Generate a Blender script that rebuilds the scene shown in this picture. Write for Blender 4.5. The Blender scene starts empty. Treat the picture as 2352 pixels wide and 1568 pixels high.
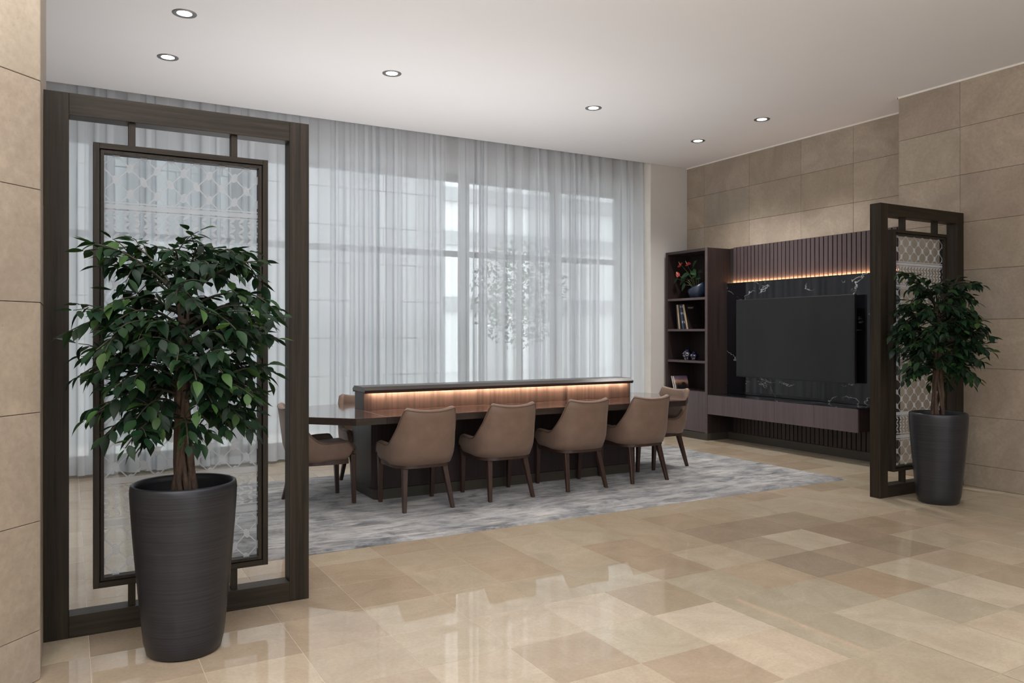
import bpy, bmesh, math, random
from mathutils import Vector, Matrix
random.seed(7)
S = bpy.context.scene
C = S.collection
PI = math.pi

# ------------------------------------------------------------------ camera
CAMZ = 1.386
THETA = math.radians(60.43)
FPX = 1793.3
cam_d = bpy.data.cameras.new('camera')
cam = bpy.data.objects.new('camera', cam_d)
C.objects.link(cam)
cam.location = (0, 0, CAMZ)
cam.rotation_euler = (PI / 2, 0, THETA - PI / 2)
cam_d.sensor_width = 36
cam_d.lens = FPX / 2352 * 36
cam_d.shift_y = -19.9 / 2352
cam_d.clip_start = 0.05
cam_d.clip_end = 300
S.camera = cam

# ------------------------------------------------------------------ world, sun, fill lamps, exposure
S.view_settings.view_transform = 'Standard'
S.view_settings.look = 'None'
S.view_settings.gamma = 1
S.view_settings.use_curve_mapping = False
S.view_settings.exposure = 0.8
S.cycles.use_denoising = True
S.cycles.max_bounces = 10
S.cycles.diffuse_bounces = 5
S.cycles.glossy_bounces = 4
S.cycles.transmission_bounces = 8
S.cycles.transparent_max_bounces = 24
S.cycles.sample_clamp_indirect = 6
S.cycles.caustics_reflective = False
S.cycles.caustics_refractive = False

world = bpy.data.worlds.new('world')
S.world = world
world.use_nodes = True
wn = world.node_tree.nodes
wl = world.node_tree.links
bg = wn['Background']
bg.inputs['Color'].default_value = (0.86, 0.93, 1.0, 1)
bg.inputs['Strength'].default_value = 2.2


def light(name, kind, loc, energy, color=(1, 1, 1), rot=(0, 0, 0), **kw):
    d = bpy.data.lights.new(name, kind)
    d.energy = energy
    d.color = color
    for k, v in kw.items():
        setattr(d, k, v)
    o = bpy.data.objects.new(name, d)
    C.objects.link(o)
    o.location = loc
    o.rotation_euler = rot
    return o


def aim(loc, to):
    return (Vector(to) - Vector(loc)).to_track_quat('-Z', 'Y').to_euler()


sun_dir = Vector((-0.10, -0.36, -0.93))
light('sun', 'SUN', (0, 0, 10), 4.0, (1.0, 0.97, 0.93), sun_dir.to_track_quat('-Z', 'Y').to_euler(), angle=math.radians(5.0))
# added fill lamps on the lobby side: overhead, from the left, up at the ceiling
light('lobby_fill', 'AREA', (4.7, -1.2, 3.6), 46, (1.0, 0.985, 0.96), (0, 0, 0), shape='RECTANGLE', size=4, size_y=3)
light('lobby_fill', 'AREA', (-1.6, -2.5, 2.4), 40, (1.0, 0.98, 0.96), aim((-1.6, -2.5, 2.4), (4.5, 6.0, 1.2)), shape='RECTANGLE', size=3, size_y=2.4)
light('ceiling_fill', 'AREA', (-0.6, 1.0, 2.3), 250, (1.0, 0.985, 0.985), (PI, 0, 0), shape='RECTANGLE', size=5, size_y=3)
# added lamp in place of daylight bounced off the table onto the ceiling
light('glint_fill', 'AREA', (2.9, 6.72, 1.10), 33, (1.0, 0.985, 0.975), (PI, 0, 0), shape='RECTANGLE', size=4.4, size_y=0.36, spread=math.radians(165))

# ------------------------------------------------------------------ materials


class NT:
    def __init__(self, name):
        self.m = bpy.data.materials.new(name)
        self.m.use_nodes = True
        self.t = self.m.node_tree
        self.t.nodes.clear()
        self.out = self.t.nodes.new('ShaderNodeOutputMaterial')

    def n(self, typ, ins=None, **attrs):
        nd = self.t.nodes.new('ShaderNode' + typ)
        for k, v in attrs.items():
            setattr(nd, k, v)
        for k, v in (ins or {}).items():
            self.set(nd.inputs[k], v)
        return nd

    def set(self, sock, v):
        if isinstance(v, bpy.types.NodeSocket):
            self.t.links.new(v, sock)
        elif isinstance(v, bpy.types.Node):
            self.t.links.new(v.outputs[0], sock)
        else:
            sock.default_value = v

    def coord(self, scale=(1, 1, 1), rot=(0, 0, 0), kind='Object', loc=(0, 0, 0)):
        tc = self.n('TexCoord')
        return self.n('Mapping', {'Vector': tc.outputs[kind], 'Scale': scale, 'Rotation': rot, 'Location': loc}).outputs[0]

    def wcoord(self, scale=(1, 1, 1), rot=(0, 0, 0)):
        g = self.n('NewGeometry')
        return self.n('Mapping', {'Vector': g.outputs['Position'], 'Scale': scale, 'Rotation': rot}).outputs[0]

    def noise(self, vec, scale, detail=4, rough=0.55, dist=0.0):
        return self.n('TexNoise', {'Vector': vec, 'Scale': scale, 'Detail': detail, 'Roughness': rough, 'Distortion': dist}).outputs[0]

    def ramp(self, fac, stops, interp='LINEAR'):
        r = self.n('ValToRGB', {'Fac': fac})
        r.color_ramp.interpolation = interp
        while len(r.color_ramp.elements) < len(stops):
            r.color_ramp.elements.new(0.5)
        for e, (p, c) in zip(r.color_ramp.elements, stops):
            e.position = p
            e.color = c if len(c) == 4 else (*c, 1)
        return r.outputs[0]

    def mix(self, fac, a, b, mode='MIX'):
        nd = self.n('Mix', data_type='RGBA', blend_type=mode)
        self.set(nd.inputs[0], fac)
        self.set(nd.inputs[6], a if not (isinstance(a, tuple) and len(a) == 3) else (*a, 1))
        self.set(nd.inputs[7], b if not (isinstance(b, tuple) and len(b) == 3) else (*b, 1))
        return nd.outputs[2]

    def math(self, op, a, b=None, clamp=False):
        nd = self.n('Math', operation=op, use_clamp=clamp)
        self.set(nd.inputs[0], a)
        if b is not None:
            self.set(nd.inputs[1], b)
        return nd.outputs[0]

    def bump(self, h, strength=0.2, dist=0.01):
        return self.n('Bump', {'Height': h, 'Strength': strength, 'Distance': dist}).outputs[0]

    def pbsdf(self, **k):
        ins = {}
        for a, b in k.items():
            ins[a.replace('_', ' ')] = b
        col = ins.get('Base Color')
        if isinstance(col, tuple) and len(col) == 3:
            ins['Base Color'] = (*col, 1)
        return self.n('BsdfPrincipled', ins)

    def done(self, sh):
        self.set(self.out.inputs['Surface'], sh.outputs[0] if isinstance(sh, bpy.types.Node) else sh)
        return self.m


def plain(name, col, rough=0.5, metal=0.0, spec=0.5, bumps=None, var=0.08, vscale=9):
    t = NT(name)
    v = t.coord()
    nz = t.noise(v, vscale, 3)
    c = t.mix(t.math('MULTIPLY', nz, 1.0), tuple(x * (1 - var) for x in col), tuple(min(1, x * (1 + var)) for x in col))
    k = dict(Base_Color=c, Roughness=rough, Metallic=metal, Specular_IOR_Level=spec)
    if bumps:
        k['Normal'] = t.bump(t.noise(v, bumps[0], 3), bumps[1], 0.004)
    return t.done(t.pbsdf(**k))


def emit(name, col, strength):
    t = NT(name)
    return t.done(t.n('Emission', {'Color': (*col, 1), 'Strength': strength}))


def wood(name, dark, light_, rough=0.35, axis='z', scale=1.0, spec=0.4, coat=0.0):
    t = NT(name)
    sc = {'z': (26, 26, 0.9), 'x': (0.9, 26, 26), 'y': (26, 0.9, 26)}[axis]
    v = t.wcoord(tuple(s * scale for s in sc))
    a = t.noise(v, 1.6, 5, 0.6, 0.4)
    v2 = t.wcoord(tuple(s * scale * 4 for s in sc))
    b = t.noise(v2, 2.0, 3, 0.6)
    f = t.math('ADD', t.math('MULTIPLY', a, 0.75), t.math('MULTIPLY', b, 0.25))
    c = t.ramp(f, [(0.3, dark), (0.7, light_)])
    bs = t.pbsdf(Base_Color=c, Roughness=rough, Specular_IOR_Level=spec, Coat_Weight=coat, Coat_Roughness=0.08,
                 Normal=t.bump(b, 0.08, 0.003))
    return t.done(bs)


def stone_mat(name, rough, tint_obj=True, scale=1.0, base=((0.295, 0.245, 0.195), (0.435, 0.366, 0.296)), gloss=0.5, bumpy=0.12, attr=False):
    t = NT(name)
    v = t.wcoord((scale,) * 3)
    big = t.noise(v, 1.9, 9, 0.72, 0.9)
    fine = t.noise(v, 38, 4, 0.7)
    spots = t.noise(v, 90, 2, 0.5)
    c = t.ramp(big, [(0.3, base[0]), (0.68, base[1])])
    c = t.mix(t.math('MULTIPLY', t.math('SUBTRACT', fine, 0.40, True), 1.0), c, tuple(x * 0.72 for x in base[0]))
    pit = t.ramp(spots, [(0.22, (1, 1, 1)), (0.3, (0, 0, 0))])
    c = t.mix(t.math('MULTIPLY', pit, 0.35), c, tuple(x * 0.5 for x in base[0]))
    if tint_obj:
        oc = t.n('ObjectInfo').outputs['Color'] if not attr else t.n('Attribute', attribute_name='tone').outputs['Color']
        c = t.mix(1.0, c, oc, 'MULTIPLY')
    bs = t.pbsdf(Base_Color=c, Roughness=rough, Specular_IOR_Level=gloss,
                 Normal=t.bump(t.math('ADD', fine, pit), bumpy, 0.002))
    return t.done(bs)


M = {}
M['wall_stone'] = stone_mat('limestone_wall', 0.62, gloss=0.3)
TB = ((0.43, 0.365, 0.272), (0.55, 0.48, 0.372))
M['tile'] = stone_mat('marble_tile', 0.02, scale=1.7, base=TB, gloss=0.5, bumpy=0.004)
M['tile_far'] = stone_mat('marble_tile_far', 0.02, scale=1.7, base=TB, gloss=0.5, bumpy=0.004, attr=True)
M['grout'] = plain('tile_grout', (0.66, 0.57, 0.46), 0.6)
M['joint'] = plain('stone_joint', (0.13, 0.10, 0.078), 0.9)
M['ceiling'] = plain('ceiling_paint', (0.765, 0.755, 0.765), 0.85, spec=0.2, bumps=(60, 0.03), var=0.015, vscale=2)
M['white'] = plain('white_paint', (0.57, 0.55, 0.53), 0.75, spec=0.25, var=0.02)
M['white_trim'] = plain('white_bead', (0.8, 0.76, 0.7), 0.6)
M['divider'] = wood('bronzed_timber', (0.012, 0.0095, 0.0065), (0.044, 0.034, 0.024), 0.45, 'z', 1.0, 0.18)
M['divider_h'] = wood('bronzed_timber_across', (0.012, 0.0095, 0.0065), (0.044, 0.034, 0.024), 0.45, 'x', 1.0, 0.18)
M['wenge'] = wood('dark_wenge', (0.019, 0.0125, 0.0125), (0.040, 0.027, 0.026), 0.42, 'z', 0.8, 0.4)
M['wenge_light'] = wood('brown_walnut_front', (0.050, 0.036, 0.038), (0.086, 0.063, 0.066), 0.40, 'z', 0.8, 0.45)
M['console'] = wood('brown_walnut_console', (0.078, 0.058, 0.064), (0.128, 0.098, 0.108), 0.38, 'z', 0.5, 0.45)
M['wenge_edge'] = wood('walnut_edge', (0.07, 0.052, 0.053), (0.11, 0.083, 0.083), 0.42, 'y', 0.8, 0.45)
M['rosewood'] = wood('rosewood', (0.020, 0.012, 0.010), (0.125, 0.078, 0.063), 0.30, 'z', 0.55, 0.5)
M['table_top'] = wood('polished_rosewood', (0.050, 0.024, 0.019), (0.105, 0.052, 0.042), 0.03, 'x', 0.5, 0.6, 0.6)
M['table_edge'] = wood('dark_table_edge', (0.022, 0.016, 0.013), (0.045, 0.032, 0.027), 0.3, 'x', 1.0, 0.5)
M['plinth'] = plain('olive_bronze_plinth', (0.045, 0.040, 0.030), 0.45)
M['chair_leg'] = wood('chair_leg_wood', (0.030, 0.014, 0.010), (0.058, 0.030, 0.022), 0.35, 'z', 1.5, 0.5)
M['pot'] = None
M['led'] = emit('warm_led', (1.0, 0.80, 0.58), 110)
M['led2'] = emit('amber_led', (1.0, 0.56, 0.26), 140)
M['lamp'] = emit('downlight_lens', (1.0, 0.96, 0.9), 9)
M['steel'] = plain('brushed_ring', (0.22, 0.21, 0.205), 0.4, metal=0.7)
M['tv'] = plain('tv_screen', (0.009, 0.009, 0.0095), 0.12, spec=0.5, var=0.0)
M['tv_edge'] = plain('tv_bezel', (0.012, 0.012, 0.012), 0.4)
M['frame_alu'] = plain('window_frame', (0.30, 0.31, 0.315), 0.5)
M['groove'] = plain('groove_backing', (0.008, 0.006, 0.006), 0.8)


def leather():
    t = NT('tan_leather')
    v = t.coord()
    big = t.noise(v, 7, 4, 0.6)
    fine = t.noise(v, 240, 2, 0.5)
    c = t.ramp(big, [(0.3, (0.168, 0.108, 0.078)), (0.7, (0.214, 0.142, 0.104))])
    bs = t.pbsdf(Base_Color=c, Roughness=0.5, Specular_IOR_Level=0.4, Sheen_Weight=0.12, Normal=t.bump(fine, 0.06, 0.002))
    return t.done(bs)


M['leather'] = leather()
M['piping'] = plain('leather_piping', (0.150, 0.092, 0.064), 0.5)


def pot_mat():
    t = NT('brushed_graphite')
    v = t.coord((1.5, 1.5, 260))
    a = t.noise(v, 1.2, 4, 0.65)
    v2 = t.coord((4, 4, 420))
    b = t.noise(v2, 1.2, 3, 0.6)
    c = t.ramp(a, [(0.3, (0.0155, 0.016, 0.019)), (0.72, (0.039, 0.041, 0.049))])
    bs = t.pbsdf(Base_Color=c, Roughness=t.math('ADD', t.math('MULTIPLY', a, 0.2), 0.26), Metallic=0.35, Specular_IOR_Level=0.5,
                 Normal=t.bump(b, 0.16, 0.0015))
    return t.done(bs)


M['pot'] = pot_mat()
M['soil'] = plain('potting_moss', (0.016, 0.013, 0.010), 0.95, bumps=(40, 0.8))


def bark():
    t = NT('ficus_bark')
    v = t.coord((18, 18, 4))
    a = t.noise(v, 2.2, 6, 0.7, 0.5)
    c = t.ramp(a, [(0.28, (0.020, 0.012, 0.008)), (0.55, (0.075, 0.045, 0.030)), (0.8, (0.17, 0.115, 0.08))])
    return t.done(t.pbsdf(Base_Color=c, Roughness=0.8, Normal=t.bump(a, 0.6, 0.01)))


M['bark'] = bark()
M['twig'] = plain('twig', (0.028, 0.026, 0.014), 0.7)


def leaf_mat(name, attr):
    t = NT(name)
    oc = t.n('ObjectInfo').outputs['Color'] if not attr else t.n('Attribute', attribute_name='tone').outputs['Color']
    nz = t.noise(t.coord(), 25, 3)
    c = t.mix(nz, oc, t.mix(1.0, oc, (0.72, 0.78, 0.72), 'MULTIPLY'))
    p = t.pbsdf(Base_Color=c, Roughness=0.46, Specular_IOR_Level=0.27)
    tr = t.n('BsdfTranslucent', {'Color': t.mix(1.0, c, (1.3, 1.6, 0.6), 'MULTIPLY')})
    return t.done(t.n('MixShader', {0: 0.16, 1: p.outputs[0], 2: tr.outputs[0]}))


M['leaf'] = leaf_mat('ficus_leaf', False)
M['leaf_far'] = leaf_mat('ficus_leaf_mass', True)


def curtain_mat(name, base, col=(0.80, 0.825, 0.86)):
    t = NT(name)
    slub = t.noise(t.coord((260, 1, 2.5)), 1.0, 2)
    c = t.mix(slub, tuple(x * 0.93 for x in col), col)
    d = t.n('BsdfDiffuse', {'Color': c})
    tl = t.n('BsdfTranslucent', {'Color': c})
    cloth = t.n('MixShader', {0: 0.55, 1: d.outputs[0], 2: tl.outputs[0]})
    tp = t.n('BsdfTransparent', {'Color': (1, 1, 1, 1)})
    # openness of the weave: the stretched flats are thinner than the gathered folds, and it closes up seen edge-on
    op = t.math('MULTIPLY', t.n('Attribute', attribute_name='openness').outputs['Fac'], base)
    lw = t.n('LayerWeight', {'Blend': 0.35})
    fac = t.math('SUBTRACT', 1.0, t.math('MULTIPLY', op, t.math('SUBTRACT', 1.0, t.math('MULTIPLY', lw.outputs['Facing'], 0.8))), True)
    return t.done(t.n('MixShader', {0: fac, 1: tp.outputs[0], 2: cloth.outputs[0]}))


M['curtain'] = curtain_mat('sheer_voile', 1.0)
M['hem'] = curtain_mat('sheer_hem', 0.5)


def glass_mat(name, frost=False):
    t = NT(name)
    tint = (0.71, 0.74, 0.755, 1) if frost else (0.955, 0.975, 0.975, 1)
    fr = t.n('Fresnel', {'IOR': 1.45}).outputs[0]
    tp = t.n('BsdfTransparent', {'Color': tint})
    gl = t.n('BsdfGlossy', {'Color': (1, 1, 1, 1), 'Roughness': 0.015})
    clear = t.n('MixShader', {0: t.math('MULTIPLY', fr, 1.0), 1: tp.outputs[0], 2: gl.outputs[0]})
    if not frost:
        return t.done(clear)
    sd = t.n('Attribute', attribute_name='etch').outputs['Fac']
    msk = t.ramp(sd, [(0.46, (1, 1, 1)), (0.54, (0, 0, 0))])
    col = (0.57, 0.60, 0.635, 1)
    d = t.n('BsdfDiffuse', {'Color': col})
    tl = t.n('BsdfTranslucent', {'Color': col})
    fm = t.n('MixShader', {0: 0.5, 1: d.outputs[0], 2: tl.outputs[0]})
    fsh = t.n('MixShader', {0: 0.3, 1: fm.outputs[0], 2: tp.outputs[0]})
    fsh2 = t.n('MixShader', {0: t.math('MULTIPLY', fr, 0.6), 1: fsh.outputs[0], 2: gl.outputs[0]})
    return t.done(t.n('MixShader', {0: msk, 1: clear.outputs[0], 2: fsh2.outputs[0]}))


M['glass'] = glass_mat('window_glass')
M['etched'] = glass_mat('etched_glass', True)


def marble_black():
    t = NT('black_marble')
    v = t.wcoord((1, 0.8, 1.5), (0.7, 0.0, 0.0))
    a = t.noise(v, 1.25, 6, 0.55, 0.3)
    ridge = t.math('ABSOLUTE', t.math('SUBTRACT', a, 0.5))
    line = t.ramp(ridge, [(0.0, (1, 1, 1)), (0.0022, (0.4, 0.4, 0.4)), (0.0045, (0, 0, 0))])
    msk = t.ramp(t.noise(t.wcoord((1, 1, 1)), 3.4, 3), [(0.43, (0, 0, 0)), (0.56, (1, 1, 1))])
    f = t.math('MULTIPLY', line, msk)
    c = t.mix(t.math('MULTIPLY', f, 0.85), (0.006, 0.006, 0.008), (0.55, 0.56, 0.58))
    return t.done(t.pbsdf(Base_Color=c, Roughness=0.05, Specular_IOR_Level=0.62))


M['marble'] = marble_black()


def rug_mat():
    t = NT('abstract_rug')
    v = t.wcoord((1, 1, 1), (0, 0, 0.5))
    vs = t.wcoord((1.0, 2.6, 1), (0, 0, 0.42))
    big = t.noise(v, 2.6, 6, 0.65, 1.2)
    st = t.math('MULTIPLY', t.math('ADD', t.noise(vs, 3.4, 6, 0.7, 0.8), t.noise(t.wcoord((1.0, 3.0, 1), (0, 0, -0.75)), 3.0, 6, 0.7, 0.8)), 0.5)
    c = t.ramp(big, [(0.34, (0.11, 0.116, 0.126)), (0.44, (0.25, 0.257, 0.27)), (0.53, (0.345, 0.347, 0.352)), (0.66, (0.49, 0.507, 0.52))])
    c = t.mix(t.math('MULTIPLY', t.ramp(st, [(0.505, (0, 0, 0)), (0.56, (1, 1, 1))]), 0.5), c, (0.56, 0.57, 0.57))
    c = t.mix(t.math('MULTIPLY', t.ramp(st, [(0.41, (1, 1, 1)), (0.47, (0, 0, 0))]), 0.55), c, (0.13, 0.137, 0.15))
    warm = t.ramp(t.noise(t.wcoord((1, 1, 1), (0, 0, 1.1)), 1.1, 5, 0.65, 1.5), [(0.55, (0, 0, 0)), (0.72, (1, 1, 1))])
    c = t.mix(t.math('MULTIPLY', warm, 0.5), c, (0.33, 0.285, 0.235))
    # thin scratched lines
    for rz, sc in ((0.35, 7.0), (-0.55, 6.0), (1.1, 8.0)):
        w = t.noise(t.wcoord((0.22, sc * 0.5, 1), (0, 0, rz)), 1.6, 3, 0.5, 0.3)
        ln = t.ramp(t.math('ABSOLUTE', t.math('SUBTRACT', w, 0.5)), [(0.0, (1, 1, 1)), (0.03, (0, 0, 0))])
        mk = t.ramp(t.noise(t.wcoord((1, 1, 1), (0, 0, rz)), 2.2, 2), [(0.5, (0, 0, 0)), (0.6, (1, 1, 1))])
        c = t.mix(t.math('MULTIPLY', t.math('MULTIPLY', ln, mk), 0.75), c, (0.66, 0.64, 0.60))
    vor = t.n('TexVoronoi', {'Vector': t.wcoord((1.6, 2.6, 1), (0, 0, 0.5)), 'Scale': 1.3, 'Randomness': 1.0}, distance='CHEBYCHEV')
    c = t.mix(0.35, c, t.mix(1.0, c, t.ramp(t.n('SeparateColor', {0: vor.outputs['Color']}).outputs[0], [(0.0, (0.55, 0.56, 0.6)), (1.0, (1.35, 1.33, 1.3))]), 'MULTIPLY'))
    pile = t.noise(t.wcoord(), 420, 2, 0.6)
    c = t.mix(t.math('MULTIPLY', pile, 0.35), c, t.mix(1.0, c, (0.55, 0.55, 0.55), 'MULTIPLY'))
    h = t.math('ADD', t.math('MULTIPLY', pile, 0.5), st)
    return t.done(t.pbsdf(Base_Color=c, Roughness=0.95, Specular_IOR_Level=0.1, Sheen_Weight=0.2, Normal=t.bump(h, 0.7, 0.012)))


M['rug'] = rug_mat()

# ------------------------------------------------------------------ mesh helpers


def new():
    return bmesh.new()


def box(bm, x0, x1, y0, y1, z0, z1, bev=0.0, seg=1):
    vs = [bm.verts.new((x, y, z)) for z in (z0, z1) for y in (y0, y1) for x in (x0, x1)]
    fs = [bm.faces.new([vs[i] for i in q]) for q in ((0, 2, 3, 1), (4, 5, 7, 6), (0, 1, 5, 4), (2, 6, 7, 3), (0, 4, 6, 2), (1, 3, 7, 5))]
    if bev > 0:
        es = list({e for f in fs for e in f.edges})
        bmesh.ops.bevel(bm, geom=es, offset=bev, segments=seg, profile=0.5, affect='EDGES')
    return vs


def prism(bm, poly, z0, z1, bev=0.0):
    a = [bm.verts.new((x, y, z0)) for x, y in poly]
    b = [bm.verts.new((x, y, z1)) for x, y in poly]
    n = len(poly)
    fs = [bm.faces.new(a[::-1]), bm.faces.new(b)]
    for i in range(n):
        fs.append(bm.faces.new((a[i], a[(i + 1) % n], b[(i + 1) % n], b[i])))
    if bev:
        es = list({e for f in fs for e in f.edges})
        bmesh.ops.bevel(bm, geom=es, offset=bev, segments=1, profile=0.5, affect='EDGES')


def extrude_x(bm, prof, x0, x1):
    a = [bm.verts.new((x0, y, z)) for y, z in prof]
    b = [bm.verts.new((x1, y, z)) for y, z in prof]
    n = len(prof)
    bm.faces.new(a)
    bm.faces.new(b[::-1])
    for i in range(n):
        bm.faces.new((a[i], b[i], b[(i + 1) % n], a[(i + 1) % n]))


def lathe(bm, prof, n=48, c=(0, 0, 0), slant=None, cap0=True):
    rings = []
    for r, z in prof:
        ring = []
        for i in range(n):
            a = 2 * PI * i / n
            dz = slant(a, z) if slant else 0
            ring.append(bm.verts.new((c[0] + r * math.cos(a), c[1] + r * math.sin(a), c[2] + z + dz)))
        rings.append(ring)
    for a, b in zip(rings, rings[1:]):
        for i in range(n):
            j = (i + 1) % n
            f = bm.faces.new((a[i], a[j], b[j], b[i]))
            f.smooth = True
    if cap0:
        bm.faces.new(rings[0][::-1])
    bm.faces.new(rings[-1])


def tube(bm, pts, rads, n=6, closed=False):
    pts = [Vector(p) for p in pts]
    if not isinstance(rads, (list, tuple)):
        rads = [rads] * len(pts)
    rings = []
    up = Vector((0, 0, 1))
    for i, p in enumerate(pts):
        d = (pts[min(i + 1, len(pts) - 1)] - pts[max(i - 1, 0)]).normalized()
        u = d.cross(up)
        if u.length < 0.05:
            u = d.cross(Vector((1, 0, 0)))
        u.normalize()
        w = u.cross(d)
        rings.append([bm.verts.new(p + (u * math.cos(2 * PI * k / n) + w * math.sin(2 * PI * k / n)) * rads[i]) for k in range(n)])
    for a, b in zip(rings, rings[1:]):
        for k in range(n):
            f = bm.faces.new((a[k], a[(k + 1) % n], b[(k + 1) % n], b[k]))
            f.smooth = True
    bm.faces.new(rings[0])
    bm.faces.new(rings[-1][::-1])


def obj(name, bm, m, parent=None, smooth=False, data=None):
    """link one mesh object; geometry is given in world coordinates (or local to an unrotated parent at the origin)"""
    if data is None:
        bmesh.ops.recalc_face_normals(bm, faces=bm.faces)
        data = bpy.data.meshes.new(name)
        if parent is not None:
            off = world_loc(parent)
            if off.length:
                bmesh.ops.translate(bm, verts=bm.verts, vec=-off)
        bm.to_mesh(data)
        bm.free()
        if m:
            data.materials.append(m)
        if smooth:
            for p in data.polygons:
                p.use_smooth = True
    o = bpy.data.objects.new(name, data)
    C.objects.link(o)
    if parent is not None:
        o.parent = parent
    return o


def world_loc(o):
    v = Vector(o.location)
    while o.parent:
        o = o.parent
        v += Vector(o.location)
    return v


def tag(o, label=None, cat=None, group=None, kind=None):
    if label:
        o['label'] = label
    if cat:
        o['category'] = cat
    if group:
        o['group'] = group
    if kind:
        o['kind'] = kind
    return o


def thing(name, label, cat, loc=(0, 0, 0), rz=0.0, group=None):
    o = bpy.data.objects.new(name, None)
    o.empty_display_size = 0.1
    C.objects.link(o)
    o.location = loc
    o.rotation_euler = (0, 0, rz)
    return tag(o, label, cat, group)


def struct(name, bm, m, label, cat='structure'):
    o = obj(name, bm, m)
    return tag(o, label, cat, None, 'structure')


def copy_tree(o, parent=None):
    c = o.copy()
    C.objects.link(c)
    if parent is not None:
        c.parent = parent
    for ch in list(o.children):
        copy_tree(ch, c)
    return c


# ------------------------------------------------------------------ ROOM: floor
ZC = 3.70
cth, sth = math.cos(THETA), math.sin(THETA)


def project(x, y, z):
    d = x * cth + y * sth
    r = x * sth - y * cth
    if d < 0.2:
        return None
    return (1176 + FPX * r / d, 764.1 + FPX * (CAMZ - z) / d, d)


bm = new()
box(bm, -6, 9.5, -5, 9.1, -0.12, -0.0010)
floor = struct('floor', bm, M['grout'], 'polished cream and tan marble tile floor of the lounge', 'floor')

GX, GY, PT = 2.491, 2.986, 0.4022
special = {(0, -1): (1.17, 1.15, 1.17), (3, 0): (0.70, 0.66, 0.62), (4, 0): (0.82, 0.76, 0.72), (5, 0): (0.70, 0.65, 0.60), (4, 1): (1.08, 1.07, 1.06),
           (5, 1): (0.74, 0.66, 0.62), (3, -1): (0.86, 0.76, 0.70), (4, -1): (1.02, 1.04, 1.0), (5, -1): (0.92, 0.85, 0.80), (2, -1): (0.93, 0.96, 0.92),
           (1, -1): (0.90, 0.93, 0.88), (2, -2): (1.08, 1.08, 1.07), (3, -2): (0.92, 0.95, 0.91), (4, -2): (1.14, 1.13, 1.13), (1, -2): (0.90, 0.92, 0.87),
           (0, -2): (1.12, 1.07, 1.05), (2, -3): (1.10, 1.08, 1.06), (1, -3): (0.95, 0.95, 0.90), (3, -3): (1.10, 1.06, 1.03), (1, 0): (0.93, 0.95, 0.90),
           (0, 0): (0.84, 0.80, 0.74), (1, 1): (0.84, 0.77, 0.73), (2, 1): (1.0, 0.97, 0.93), (1, 2): (0.88, 0.79, 0.75), (0, 2): (1.0, 0.99, 0.95),
           (0, 1): (0.95, 0.97, 0.93), (2, 0): (0.95, 0.86, 0.81), (-1, 1): (0.93, 0.93, 0.88), (-1, 2): (0.90, 0.82, 0.77), (-2, 2): (0.93, 0.90, 0.85),
           (3, 1): (0.88, 0.84, 0.80), (2, 2): (0.93, 0.87, 0.82), (3, 2): (0.78, 0.72, 0.69), (6, 0): (0.92, 0.90, 0.84), (6, 1): (0.78, 0.71, 0.65),
           (7, 0): (0.95, 0.88, 0.83), (4, 2): (0.76, 0.70, 0.66), (5, 2): (0.80, 0.75, 0.72), (-4, 2): (0.80, 0.76, 0.74),
           (-3, 3): (0.86, 0.78, 0.72), (-2, 1): (0.95, 0.92, 0.86), (-1, 0): (1.08, 1.05, 1.03), (-1, -1): (1.0, 1.02, 0.98),
           (-7, 1): (0.74, 0.68, 0.64), (-6, 2): (0.68, 0.62, 0.58), (-6, 1): (0.80, 0.74, 0.69), (-5, 2): (0.72, 0.65, 0.61), (-5, 1): (0.80, 0.74, 0.70),  # brown tiles by the left divider, with shade also put into their tone
           (-4, 2): (0.76, 0.69, 0.65), (-4, 3): (0.72, 0.65, 0.61), (-5, 3): (0.75, 0.69, 0.65), (-4, 1): (0.84, 0.77, 0.72), (-4, 0): (0.90, 0.86, 0.81), (-3, 2): (0.82, 0.74, 0.69)}
palette = [(0.97, 0.97, 0.93), (0.90, 0.85, 0.80), (1.05, 1.03, 1.0), (0.86, 0.79, 0.74), (0.95, 0.93, 0.88), (0.92, 0.87, 0.82), (1.0, 0.96, 0.92)]
rt = random.Random(11)


def tone(i, j):
    return special.get((i, j)) or palette[rt.randrange(len(palette))]


tiles = []
for i in range(-20, 18):
    for j in range(-19, 16):
        x, y = GX + (i + 0.5) * PT, GY + (j + 0.5) * PT
        if x > 7.55 or x < -5.6 or y > 8.95:
            continue
        area = 0
        pr = [project(GX + (i + a) * PT, GY + (j + b) * PT, 0) for a in (0, 1) for b in (0, 1)]
        if all(p and -60 < p[0] < 2412 and p[1] < 1700 for p in pr):
            covered = 0.5 < x < 6.36 and 4.9 < y < 7.35
            hidden = (x > 7.1 and y < 4.6) or x < -0.1
            if not covered and not hidden:
                d = pr[0][2]
                area = 1 / d ** 3
        tiles.append((area, i, j, x, y))
tiles.sort(reverse=True)
hw = PT / 2 - 0.0008


def tile_mesh():
    b = new()
    top = [b.verts.new((sx * (hw - 0.0004), sy * (hw - 0.0004), 0)) for sx, sy in ((-1, -1), (1, -1), (1, 1), (-1, 1))]
    bot = [b.verts.new((sx * hw, sy * hw, -0.0008)) for sx, sy in ((-1, -1), (1, -1), (1, 1), (-1, 1))]
    low = [b.verts.new((sx * hw, sy * hw, -0.01)) for sx, sy in ((-1, -1), (1, -1), (1, 1), (-1, 1))]
    b.faces.new(top)
    for k in range(4):
        b.faces.new((bot[k], bot[(k + 1) % 4], top[(k + 1) % 4], top[k]))
        b.faces.new((low[k], low[(k + 1) % 4], bot[(k + 1) % 4], bot[k]))
    return b


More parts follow.
